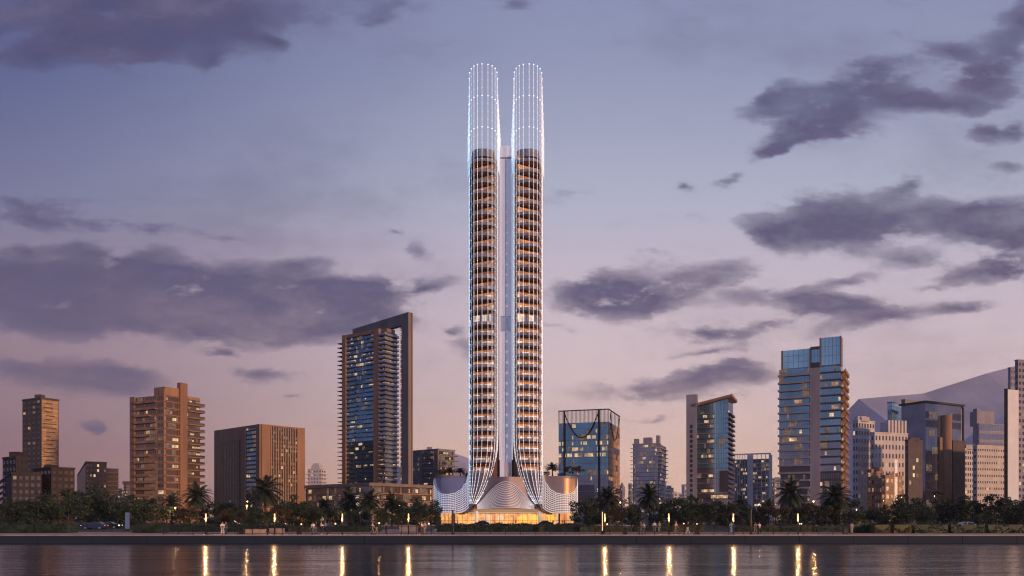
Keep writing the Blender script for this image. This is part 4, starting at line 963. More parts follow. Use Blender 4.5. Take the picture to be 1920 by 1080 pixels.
# ---- hedges and beds
def hedge(name, lb, px0, px1, Y, depth, h, mat, seed, cat='hedge', dens=26, group=None, taper=False, uneven=.2):
    r = random.Random(seed); b = MB(); x0, x1 = X(px0, Y), X(px1, Y)
    n = int((x1-x0)*(depth+h*1.5)*dens)
    if x1-x0 > .9:
        for i in range(int((x1-x0)/.8)+1):
            u0 = x0+.15+i*.8; u1 = min(x1-.15, u0+.82)
            if u1 <= u0: break
            hh = h*.80
            if taper: hh *= math.sqrt(max(.15, 1-((u0+u1-x0-x1)/(x1-x0))**2))
            b.box(u0, u1, Y+.12, Y+depth-.12, -.02, hh)
    for i in range(n):
        u = r.uniform(0, 1); x = x0+(x1-x0)*u
        hh = h*(1-uneven/2+uneven*math.sin(x*1.7+seed)*.5)
        if taper: hh *= math.sqrt(max(.15, 1-(2*u-1)**2))
        k = r.random()
        if k < .5: y, z = Y+r.uniform(-.05, .12), r.uniform(0, hh)
        elif k < .9: y, z = Y+r.uniform(0, depth), hh*r.uniform(.85, 1.06)
        else: y, z = Y+depth*r.random(), hh*r.random()
        s = r.uniform(.06, .15); a = r.uniform(0, 6.3); e = r.uniform(-1, 1)
        d1 = Vector((math.cos(a), math.sin(a)*.6, e)).normalized()*s; d2 = Vector((-math.sin(a)*.7, math.cos(a)*.4, r.uniform(-1, 1))).normalized()*s
        p = Vector((x, y, z)); b.face([p-d1, p+d2, p+d1, p-d2])
    o = b.build(name, mat, org=((x0+x1)/2, Y, 0)); return tag(o, lb, cat, group)
HG = 'clipped hedges behind the promenade'
hedge('hedge','long dark hedge below the tan tower and its promenade lamp',305,478,126,2.2,1.15,M['leaf_a'],1,group=HG)
hedge('hedge','dark hedge behind the seat walls in front of the brown block',482,542,127,2.2,1.1,M['leaf_a'],2,group=HG)
hedge('flower_bed','short bed of yellowish plants left of the walkers under the blue tower',540,580,124.5,1.6,.85,M['leaf_y'],3,'flower bed')
hedge('flower_bed','oval planted bed beside the pink path under the podium building',608,712,125,3,.95,M['leaf_b'],4,'flower bed',taper=True)
hedge('hedge','long dark hedge running in front of the whole lit podium',818,1102,125,2.4,1.3,M['leaf_a'],5,group=HG)
for i, (a, c_) in enumerate(((862,872),(876,886),(942,952),(1008,1022),(1086,1102))):
    hedge('flower_bed', ('small yellowish planting left of the podium hedge centre below the left wing','small olive planting under the left white lobby column','small yellow planting at the middle of the podium hedge','olive planting under the right white lobby column','yellowish planting at the right end of the podium hedge')[i], a, c_, 124.2, .7, .9, M['leaf_y'], 60+i, 'flower bed')
for i, (a, c_, lb) in enumerate(((815,890,'upper dark hedge strip at the left part of the lobby'),(916,992,'upper dark hedge strip before the middle of the lobby'),(995,1013,'short upper hedge strip beside the right dark car'),(1042,1074,'upper dark hedge strip before the right wing'),(1077,1106,'upper dark hedge strip past the right end of the lobby'))):
    hedge('hedge', lb, a, c_, 170, 1.6, 1.0, M['leaf_a'], 20+i, dens=16, group='low dark hedges before the lobby')
for i, (a, c_, lb, m) in enumerate(((1106,1186,'olive hedge right of the full length light post','leaf_y'),(1188,1256,'mid green hedge behind the strollers under the lilac tower','leaf_b'),(1258,1322,'yellowish bed left of the silver car','leaf_y'),(1382,1440,'green hedge behind the walking couple under the white grid block','leaf_b'),(1441,1462,'bright olive bush lit beside the walking couple','leaf_y'),(1464,1502,'dark hedge left of the parked dark car','leaf_a'),(1503,1524,'yellow lit bush in front of the parked dark car','leaf_y'),(1526,1592,'dark hedge at the right end of the railing','leaf_b'))):  # yellow uplight on the lit hedge and bushes is put into the leaf colour
    hedge('hedge' if m != 'leaf_y' else 'flower_bed', lb, a, c_, 125+i*.1, 2, .95+.1*(i % 3), M[m], 30+i, 'hedge' if m != 'leaf_y' else 'flower bed')
for i, (a, c_, lb, m) in enumerate(((1640,1672,'low yellow green shrubs left of the right bank shrub row','leaf_y'),(1675,1712,'low yellow green shrubs at the middle of the right bank','leaf_y'),(1714,1780,'dark low shrubs left of the white car on the right bank','leaf_b'),(1782,1850,'dark low shrubs around the white car on the right bank','leaf_a'),(1852,1990,'dark low shrubs at the right end of the bank','leaf_b'),(1594,1638,'pale olive shrubs where the railing ends on the right','leaf_b'),
    (-60,60,'black low shrubs at the far left end of the bank','leaf_a'),(62,128,'dark low shrubs left of the dark cars on the left bank','leaf_a'),(246,304,'dark low shrubs just left of the railing start','leaf_a'))):
    hedge('shrubs', lb, a, c_, 112+i*.4, 3, 1.5, M[m], 80+i, 'shrubs', dens=14, uneven=.7)
# ---- seat walls, bins, sign
def seat_wall(px0, px1, Y, h, lb, m='promenade'):
    x0, x1 = X(px0,Y), X(px1,Y); r = thing('seat_wall', lb, 'seat wall', ((x0+x1)/2, Y, 0))
    b = MB(); b.box(x0+.05,x1-.05,Y+.05,Y+.55,0,h-.08); b.build('wall', M[m], r)
    b = MB(); b.box(x0,x1,Y,Y+.6,h-.08,h); b.build('seat', M['coping'], r)
seat_wall(459, 498, 112, .62, 'left seat wall of the pair in front of the brown block'); seat_wall(504, 532, 113, .72, 'right seat wall of the pair in front of the brown block'); seat_wall(748, 812, 128, .95, 'beige planter wall left of the podium hedge', 'coping')
for px, lb in ((453,'dark litter bin left of the seat walls'),(561,'dark litter bin at the left end of the walkers group'),(1307,'dark litter bin before the silver car'),(1585,'dark litter bin at the right railing end'),(1172,'dark litter bin behind the strollers under the lilac tower')):
    Y = YW+2.2; r = thing('litter_bin', lb, 'bin', (X(px,Y), Y, 0), 0, 'litter bins'); x_ = r.location.x
    b = MB(); b.box(x_-.27,x_+.27,Y-.25,Y+.25,0,.8); b.build('bin_body', M['dark'], r)
    b = MB(); b.box(x_-.31,x_+.31,Y-.29,Y+.29,.8,.9); b.box(x_-.2,x_+.2,Y-.3,Y-.25,.62,.76); b.build('lid', M['black'], r)
r = thing('sign_totem', 'pale blue upright sign panel on the left bank', 'sign', (X(238,135), 135, 0)); x_ = r.location.x
b = MB(); b.box(x_-.32,x_+.32,135,135.25,.35,3.1); b.build('panel', material('sign_panel', (.10,.14,.25), .3, var=.15, emit=(.35,.45,.75), es=.07), r)
b = MB(); b.box(x_-.45,x_+.45,134.9,135.35,-.02,.35); b.build('base', M['dark'], r)
# ---- cars
PAINT = {n: material('paint_'+n, c_, .25, .4, var=.03) for n, c_ in (('silver',(.42,.43,.47)),('dark',(.025,.025,.03)),('white',(.65,.65,.66)),('blue',(.04,.06,.12)))}
M['tyre'] = material('tyre', (.012,.012,.012), .9); M['chrome'] = material('rim', (.5,.5,.5), .3, .8)
M['head'] = material('headlight', (.9,.9,.9), .2, var=0, emit=(1,.86,.68), es=6); M['tail'] = material('tail_light', (.5,.02,.01), .3, var=0, emit=(1,.10,.03), es=1.5)
def car(px, Y, paint, lb, flip=1, roof=None):
    r = thing('parked_car', lb, 'car', (X(px,Y), Y, 0), 0 if flip > 0 else math.pi, 'parked cars')
    o0 = (0,0,0); z0 = 0.0
    prof = [(-2.2,.35),(-2.22,.72),(-2.0,.90),(-1.15,.98),(-.45,1.42),(.15,1.5),(.95,1.46),(1.65,1.02),(2.1,.92),(2.2,.65),(2.15,.35)]
    b = MB(); n = len(prof)
    def yy(z): return .86 if z < 1.0 else .86-.22*(z-1.0)/.5
    for i in range(n):
        (xa, za), (xb, zb) = prof[i], prof[(i+1) % n]
        b.face([(xa,-yy(za),za),(xb,-yy(zb),zb),(xb,yy(zb),zb),(xa,yy(za),za)])
    for sgn in (-1, 1):
        lo = [(x,sgn*yy(z),z) for x, z in prof if z <= 1.03]
        up = [(x,sgn*yy(z),z) for x, z in prof if z > .97]
        b.face(lo if sgn < 0 else lo[::-1]); b.face(up if sgn < 0 else up[::-1])
    body = b.build('body', PAINT[paint], r, org=o0)
    body.location = (0,0,0)
    b = MB()
    for sgn in (-1, 1):
        for q in ([(-1.0,1.03),(-.45,1.38),(.1,1.45),(.1,1.03)], [(.18,1.03),(.18,1.45),(.9,1.41),(1.45,1.04)]):
            f = [(x,sgn*(yy(z)+.012),z) for x, z in q]; b.face(f if sgn > 0 else f[::-1])
    b.face([(-1.13,-.74,1.02),(-1.13,.74,1.02),(-.50,.66,1.42),(-.50,-.66,1.42)]); b.face([(1.62,-.74,1.07),(1.62,.74,1.07),(1.01,.66,1.45),(1.01,-.66,1.45)])
    o = b.build('side_glass', M['gl_dark'], r, org=o0)
    for xw in (-1.35, 1.3):
        for sgn in (-1, 1):
            b = MB(); b.tube([(xw,sgn*.66,.33),(xw,sgn*.88,.33)], .33, 14); w = b.build('wheel', M['tyre'], r, org=o0)
            b = MB(); b.tube([(xw,sgn*.87,.33),(xw,sgn*.895,.33)], .2, 10); b.build('rim', M['chrome'], w, org=o0)
    for sgn in (-1, 1):
        b = MB(); b.box(-2.25,-2.05,sgn*.62-.16,sgn*.62+.16,.66,.80); b.build('headlight', M['head'], r, org=o0)
        b = MB(); b.box(2.12,2.2,sgn*.62-.16,sgn*.62+.16,.72,.84); b.build('tail_light', M['tail'], r, org=o0)
        b = MB(); b.box(-.95,-.8,sgn*.95-.09,sgn*.95+.09,.98,1.1); b.build('mirror', PAINT[paint], r, org=o0)
    return r
car(1331,215,'silver','silver car seen side on between the white grid block and slanted roof tower',-1)
car(1518,200,'dark','dark car parked under the umbrella shaped tree by the big glass tower',1)
car(553,205,'silver','silver car half hidden by hedge behind the walkers with its headlights on',1)
car(585,214,'dark','dark car just right of the silver one behind the walkers',1)
car(688,206,'dark','dark car behind the couple near the podium building',1)
car(903,232,'dark','dark car before the left white lobby column',1); car(1024,232,'dark','dark car before the right white lobby column',-1)
car(178,150,'blue','dark blue car on the unlit left bank',1); car(205,160,'dark','dark car beside the pale blue sign panel',-1)
car(1808,140,'white','white car hidden in the shrubs of the right bank',1); car(432,208,'blue','blue car behind the person in the white robe',1)
# ------------------------------------------------------------------ hills
from mathutils import noise as mnoise
def hills(name, ridge, Y, dy, mat, seed, jag):
    r = random.Random(seed); b = MB(); xs = []
    pts = []
    for (p0, y0), (p1, y1) in zip(ridge, ridge[1:]):
        for i in range(12): f = i/12; f = f*f*(3-2*f)*.35+f*.65; pts.append((p0+(p1-p0)*f, y0+(y1-y0)*f+r.uniform(-jag, jag)))
    rows = []
    for j in range(21):
        q = j/10-1; yo = dy*q*(1.2 if q > 0 else 1)
        k0 = (1-abs(q))**.9; row = []
        for px, py in pts:
            x = X(px, Y); y = Y+yo
            nz = mnoise.fractal(Vector((x*.0022, y*.0016, seed)), .8, 2.1, 5)
            k = k0 if k0 in (0, 1) else max(0, k0+nz*.035*math.sin(math.pi*k0))
            row.append((x, y, max(-2, Z(py,Y)*k)))
        rows.append(row)
    for a, c_ in zip(rows, rows[1:]):
        for i in range(len(a)-1): b.face([a[i], a[i+1], c_[i+1], c_[i]])
    return tag(b.build(name, mat, smooth=True), kind='structure')
M['hill'] = material('hill_rock', (.50,.45,.50), .95, var=.2, scale=.004)
M['hill2'] = material('near_hill_rock', (.55,.48,.52), .95, var=.2, scale=.006)
hills('mountain', [(1480,905),(1560,800),(1610,748),(1680,742),(1730,738),(1800,716),(1850,700),(1905,686),(1990,668),(2150,690),(2400,820),(2600,930)], 4200, 1200, M['hill'], 3, .08)
hills('hill', [(1700,930),(1790,840),(1840,800),(1900,770),(2000,745),(2200,830),(2400,930)], 3000, 600, M['hill2'], 5, .08)
hills('low_hill', [(660,955),(740,880),(800,850),(840,846),(876,858),(930,890),(1040,935),(1160,955)], 2600, 450, M['hill2'], 9, .08)

# ------------------------------------------------------------------ the evening air
hz = bpy.data.materials.new('haze'); hz.use_nodes = True; ht = hz.node_tree
for n in list(ht.nodes):
    if n.type == 'BSDF_PRINCIPLED': ht.nodes.remove(n)
pv = ht.nodes.new('ShaderNodeVolumePrincipled'); pv.inputs['Density'].default_value = HAZE; pv.inputs['Color'].default_value = (.97,.95,.97,1); pv.inputs['Anisotropy'].default_value = .2
ht.links.new(pv.outputs[0], ht.nodes['Material Output'].inputs['Volume'])
b = MB(); b.box(-6500, 6500, -2700, 6100, -4, 900); tag(b.build('haze', hz), 'thin evening haze', 'haze', kind='stuff')
# ------------------------------------------------------------------ trees
def leaf_quad(b, p, s, r, up=.3):
    a = r.uniform(0, 6.283); t = r.uniform(-1, 1); q = math.sqrt(1-t*t)
    n = Vector((q*math.cos(a), q*math.sin(a), t*.8+up)).normalized()
    d1 = n.orthogonal().normalized(); d1 = d1*math.cos(a*3)+n.cross(d1)*math.sin(a*3); d2 = n.cross(d1)
    b.face([p-d1*s, p+d2*s*.6, p+d1*s, p-d2*s*.6])
def broadleaf(seed, kind):
    """unit tree: height 1"""
    r = random.Random(seed); b = MB(); blobs = []
    if kind == 'round': cz, rz, rw, n = .60, .38, .36, 17
    elif kind == 'wide': cz, rz, rw, n = .62, .30, .56, 22
    elif kind == 'umbrella': cz, rz, rw, n = .76, .18, .62, 22
    elif kind == 'cone': cz, rz, rw, n = .50, .50, .28, 20
    else: cz, rz, rw, n = .52, .46, .44, 24
    for i in range(n):
        a = r.uniform(0, 6.283); t = r.uniform(-1, 1); q = r.uniform(.35, 1)**.6
        w = rw
        if kind == 'cone': w = rw*(1.15-t)*.62
        x, y, z = w*q*math.cos(a)*math.sqrt(max(.1,1-t*t*.7)), w*q*math.sin(a)*math.sqrt(max(.1,1-t*t*.7)), cz+rz*t*.85
        blobs.append((Vector((x,y,z)), r.uniform(.09,.17)*(1.0 if kind != 'cone' else .8)))
    for c, rad in blobs:
        m = r.choice((0, 0, 1))
        for i in range(int(125*(rad/.13)**2)):
            a = r.uniform(0, 6.283); t = r.uniform(-1, 1); q = math.sqrt(1-t*t); e = r.uniform(.55, 1.12)
            k = len(b.f); leaf_quad(b, c+Vector((q*math.cos(a), q*math.sin(a), t*.75))*rad*e, r.uniform(.018,.034), r)
            b.m[k] = m
    tb = MB(); h0 = cz-rz*.5
    tb.tube([(0,0,-.01),(.01,0,h0*.5),(-.005,.01,h0),(0,0,cz+rz*.3)], [.030,.024,.018,.006], 7)
    for c, rad in blobs[::3]: tb.tube([(0,0,h0*.75),(c.x*.5,c.y*.5,(h0+c.z)*.48),tuple(c)], [.013,.009,.004], 5)
    return b, tb
def palm(seed):
    r = random.Random(seed); b = MB(); nF = 46
    for i in range(nF):
        a = 6.283*i*.381966+r.uniform(-.15,.15); el = 1.35-2.0*(i/nF)+r.uniform(-.1,.1); Lf = r.uniform(.34,.42)
        p = Vector((0,0,.74)); d = Vector((math.cos(a)*math.cos(el), math.sin(a)*math.cos(el), math.sin(el))); seg = 9; pts = [p.copy()]
        for k in range(seg):
            d = (d+Vector((0,0,-.085-.035*k*.55))).normalized(); p = p+d*(Lf/seg); pts.append(p.copy())
        side = Vector((-math.sin(a), math.cos(a), 0))
        for k in range(seg):
            p0, p1 = pts[k], pts[k+1]; dd = (p1-p0).normalized(); wd = .085*math.sin(math.pi*min(1, (k+.9)/(seg+.6)))**.7
            up = side.cross(dd)
            for j in range(3):
                q = p0+(p1-p0)*(j/3)
                for sg in (-1, 1):
                    tip = q+side*sg*wd+dd*wd*.75-Vector((0,0,wd*.35)); b.face([q, q+dd*.017, tip])
            b.face([p0-side*.004, p0+side*.004, p1+side*.003, p1-side*.003])
    t = MB(); t.tube([(0,0,-.01),(.006,0,.25),(.0,.004,.5),(0,0,.70)], [.032,.025,.023,.025], 8); t.ball((0,0,.71), .042, 0, 8, 5, 1.3)
    for i in range(14): a = i*2.4; z = .665+.004*i; t.tube([(0,0,z),(math.cos(a)*.055,math.sin(a)*.055,z-.03)], [.012,.006], 4)
    return b, t
PROTO = {}
def proto(kind, seed, mats, pair):
    key = (kind, seed)
    b, t = pair; me = []
    for bb, mm in ((b, mats), (t, [M['palmbark'] if kind == 'palm' else M['bark']])):
        o = bb.build('crown' if bb is b else 'trunk', mm); me.append(o)
    PROTO.setdefault(kind, []).append(me)
for kd, mats in (('round',('leaf_a','leaf_b')),('wide',('leaf_a','leaf_b')),('umbrella',('leaf_b','leaf_c')),('cone',('leaf_a','leaf_b')),('bushy',('leaf_a','leaf_b')),('rusty',('leaf_c','leaf_b')),('olive',('leaf_b','leaf_a'))):
    for sd in (1, 2): proto(kd, sd, [M[m] for m in mats], broadleaf(sd*17+len(kd), {'rusty':'wide','olive':'bushy'}.get(kd, kd)))
for sd in (1, 2, 3): proto('palm', sd, [M['leaf_p']], palm(sd))
PROTO_SRC = [o for v in PROTO.values() for me in v for o in me]
tcount = 0
def tree(px, top, Y, kind, lb, w=1.0, base=-.02, group=None):
    global tcount; tcount += 1
    me = PROTO[kind][tcount % len(PROTO[kind])]; h = Z(top, Y)-base
    name = 'palm_tree' if kind == 'palm' else 'tree'
    r = thing(name, lb, 'palm' if kind == 'palm' else 'tree', (X(px,Y), Y, base), rnd.uniform(0, 6.28), group)
    for o in me:
        c = o.copy(); COL.objects.link(c); c.parent = r
    r.scale = (h*w, h*w, h) if kind != 'palm' else (h*w*1.0, h*w*1.0, h)
    return r
def palm_at(px, top, spread, Y, lb, base=-.02):
    h = (Z(top,Y)-base)/1.04; w = spread/F*Y/.70/h
    me = PROTO['palm'][int(px) % 3]; r = thing('palm_tree', lb, 'palm', (X(px,Y), Y, base), rnd.uniform(0, 6.28), 'date palms')
    for o in me: c = o.copy(); COL.objects.link(c); c.parent = r
    r.scale = (h*w, h*w, h)
for a in ((370,906,62,170,'large date palm before the right edge of the tan tower'),(322,926,44,200,'smaller date palm at the foot of the tan tower'),(497,891,74,165,'tall date palm in front of the wide brown block'),
          (655,918,52,190,'left date palm of the three before the low glazed podium'),(693,917,54,185,'middle date palm of the three before the low glazed podium'),(735,924,46,190,'right date palm of the three before the low glazed podium'),
          (1140,911,62,180,'date palm at the foot of the dark blue glass block'),(1218,906,58,150,'tall slender date palm before the lilac balcony tower'),(1389,929,34,230,'small distant date palm before the white grid block'),(1441,935,36,215,'small date palm right of the white grid block lamp'),
          (1482,898,66,165,'big date palm at the left foot of the big glass tower'),(1567,908,72,170,'bushy date palm at the right foot of the big glass tower'),(608,934,40,200,'short date palm at left end of the low glazed podium')): palm_at(*a)
TR = [
 (6,938,150,'bushy','black bushy tree at the far left edge'),(38,930,165,'wide','black spreading tree under the low stepped block'),(72,934,150,'bushy','dark bushy tree left of the slim dark tower foot'),(104,926,170,'round','dark round tree right below the slim dark tower'),(128,936,150,'wide','dark spreading tree right of the slim tower foot'),(154,906,230,'bushy','tall dark tree left of the small dark apartment block'),
 (176,924,180,'round','dark round tree below the small dark apartment block'),(204,918,200,'bushy','dark bushy tree right of the small dark apartment block'),(226,922,180,'wide','dark spreading tree above the pale blue sign panel'),(248,934,160,'bushy','dark bushy tree left of the tan tower'),
 (272,932,190,'round','dark green tree below the left edge of the tan tower'),(296,940,170,'wide','dark spreading tree below the golden wall of the tan tower'),(345,948,150,'rusty','rusty low tree between the two palms of the tan tower'),(402,936,190,'bushy','dark tree left of the wide brown block edge'),(425,941,175,'round','dark round tree below the left frame of the brown block'),
 (436,950,150,'rusty','rusty flame tree before the brown block slats'),(460,938,210,'wide','dark spreading tree under the two close street lamps'),(478,955,140,'round','small round tree at the foot of the tall brown block palm'),(541,923,190,'wide','broad dark tree at the right foot of the brown block'),(562,938,170,'bushy','bushy green tree right of the brown block'),(524,950,150,'rusty','rusty tree below the fins of the brown block'),
 (586,944,160,'bushy','dark bushy tree left of the low glazed podium'),(630,950,165,'round','dark rounded tree beside the first tube lamp of the blue tower'),(672,950,160,'bushy','dark tree between left and middle podium palms'),(714,952,155,'round','low dark tree between middle and right podium palms'),(763,930,190,'bushy','tall dark tree right of the three podium palms'),(783,938,170,'wide','dark spreading tree near the right end of the low podium'),(808,936,200,'olive','loose green tree touching the left podium wing'),(748,958,145,'round','low dark round tree behind the tube lamp near the podium'),
 (1099,930,210,'bushy','tall dark tree against the right podium wing'),(1112,944,180,'round','dark round tree under the unlit grey street lamp'),(1108,962,150,'round','low round bush tree right of the lobby end'),(1128,958,150,'wide','low dark tree behind the full length light post'),(1166,945,160,'rusty','rusty tree right of the blue glass block palm'),(1192,956,145,'round','round green tree left of the tall slender palm'),(1184,944,205,'olive','loose tree behind the rusty tree of the blue glass block'),
 (1240,940,180,'bushy','dark tree right of the tall slender palm'),(1264,928,200,'wide','spreading tree between lilac tower and slanted roof tower'),(1288,926,230,'bushy','dark tree below the pale side pier'),(1286,948,145,'round','clipped round tree left of the silver car'),(1316,930,200,'wide','broad dark tree below the slanted roof tower'),(1342,936,185,'bushy','bushy tree behind the silver car'),(1333,962,150,'round','small clipped round tree above the silver car'),(1236,958,145,'cone','small dark tree behind the tube lamp of the lilac tower'),
 (1366,940,170,'olive','loose green tree left of the small distant palm'),(1412,944,180,'bushy','dark tree right of the small distant palm'),(1396,956,150,'bushy','low green tree behind the dark unlit post'),(1455,946,150,'umbrella','flat topped umbrella tree right of the walking couple'),(1428,958,165,'bushy','low dark tree left of the umbrella tree'),(1524,946,160,'umbrella','rusty flat topped tree above the parked dark car'),(1504,938,205,'bushy','dark tree between the two palms of the big glass tower'),(1548,944,170,'bushy','dark tree left of the bushy palm at the big glass tower'),(1588,930,190,'bushy','dark tree at the right foot of the big glass tower'),(1600,955,140,'wide','low dark tree at the right railing end'),
 (1622,946,160,'wide','dark spreading tree below the cluttered rooftop building'),(1650,950,150,'bushy','dark low tree before the tan stepped house'),(1672,944,170,'olive','loose olive tree below the orange lit front'),(1700,926,190,'round','tall dark tree right of the orange lit front'),(1690,952,145,'bushy','low dark tree below the vertical light stripe'),(1722,944,150,'wide','dark tree left of the pointed tree'),(1759,918,170,'cone','pointed dark tree before the brown round column'),(1796,928,155,'round','large dark round tree before the violet glass hall'),(1812,936,170,'round','dark round tree right of the large round one on the right bank'),
 (1834,946,190,'olive','loose olive tree below the broad beige block'),(1866,924,160,'bushy','big dark tree before the broad beige block'),(1888,940,170,'wide','dark tree left of the white slab tower foot'),(1903,932,190,'olive','loose tree hiding the white slab tower foot'),(1918,938,150,'bushy','dark tree at the right edge of the picture'),(1740,958,140,'bushy','low dark tree below the pointed tree'),(1845,962,140,'wide','low dark tree right of the white car in the shrubs')]
for px, top, Y, kd, lb in TR:
    tree(px, top, Y, kd, lb, w=rnd.uniform(.95, 1.25) if kd != 'cone' else 1.2)
# rooftop planting on the podium
zr = ztopP+.5
for px, py, sp, lb in ((843,877,30,'left small rooftop palm on the left podium wing'),(863,877,28,'right small rooftop palm on the left podium wing'),(1036,868,36,'small rooftop palm on the right podium wing')):
    palm_at(px, py, sp, YF+7, lb, base=zr)
for px, py, lb, kd in ((829,880,'bushy shrub on the left roof edge of the podium','rusty'),(873,885,'dark shrub beside the shaft on the left podium roof','bushy'),(1024,883,'dark shrub beside the shaft on the right podium roof','bushy'),(1051,886,'low dark shrub right of the rooftop palm','bushy'),(1073,872,'bushy shrub at the right roof edge of the podium','rusty')):
    tree(px, py, YF+5, kd, lb, w=1.7, base=zr)
# distant tree line that reads as one mass
b = MB(); r = random.Random(3)
for i in range(15000):
    x = r.uniform(-175, 185); px = 960+x/245*F
    if 806 < px < 1096: continue
    h = 4.6+1.4*math.sin(x*.21)+1.2*math.sin(x*.57+1)+.8*math.sin(x*1.3)
    if px < 250: h += 2.5
    leaf_quad(b, Vector((x, 243+r.uniform(-3, 3), r.uniform(-.2, 1)*h if r.random() < .7 else h*r.uniform(.8, 1.1))), r.uniform(.25, .5), r)
tag(b.build('treeline', M['leaf_a']), 'dark wood closing the gaps behind the garden trees', 'trees', kind='stuff')
b = MB()
for i in range(9000):
    x = r.uniform(-95, 125); y = r.uniform(124.2, 205)
    if abs(x-X(770,y)) < 5 and y < 160: continue
    p = Vector((x, y, -.02)); a = r.uniform(0, 3.14); s = r.uniform(.03, .06); hh = r.uniform(.1, .25)
    b.face([p+Vector((math.cos(a)*s, math.sin(a)*s, 0)), p-Vector((math.cos(a)*s, math.sin(a)*s, 0)), p+Vector((r.uniform(-.08,.08), r.uniform(-.08,.08), hh))])
tag(b.build('grass', M['grass']), 'short grass of the garden lawns', 'grass', kind='stuff')
for o in PROTO_SRC: bpy.data.objects.remove(o)
# ------------------------------------------------------------------ people
SK = material('skin', (.33,.19,.13), .6, var=.05); HAIR = material('hair', (.02,.014,.01), .6, var=.1); SHOE = material('shoe', (.03,.03,.03), .6); SHOE_W = material('shoe_white', (.5,.5,.5), .6)
CL = {n: material('cloth_'+n, c_, .85, var=.1, scale=3) for n, c_ in (('white',(.70,.68,.68)),('black',(.02,.02,.022)),('navy',(.03,.04,.08)),('blue',(.20,.30,.50)),('beige',(.42,.34,.27)),('grey',(.20,.20,.21)),('rose',(.45,.28,.26)),('denim',(.06,.09,.16)))}
def skin_mesh(name, verts, edges, root, sub=1):
    me = bpy.data.meshes.new(name); me.from_pydata([v[:3] for v in verts], edges, [])
    o = bpy.data.objects.new(name, me); COL.objects.link(o)
    md = o.modifiers.new('skin', 'SKIN'); md.use_smooth_shade = True
    for i, v in enumerate(verts):
        sv = me.skin_vertices[0].data[i]; sv.radius = (v[3], v[4] if len(v) > 4 else v[3]); sv.use_root = (i == root)
    if sub: m2 = o.modifiers.new('sub', 'SUBSURF'); m2.levels = m2.render_levels = sub
    dg = bpy.context.evaluated_depsgraph_get(); dg.update()
    out = bpy.data.meshes.new_from_object(o.evaluated_get(dg)); out.name = name
    bpy.data.objects.remove(o); return out
def limb(a, b_, f): return tuple(a[i]+(b_[i]-a[i])*f for i in range(3))
POSES = {}
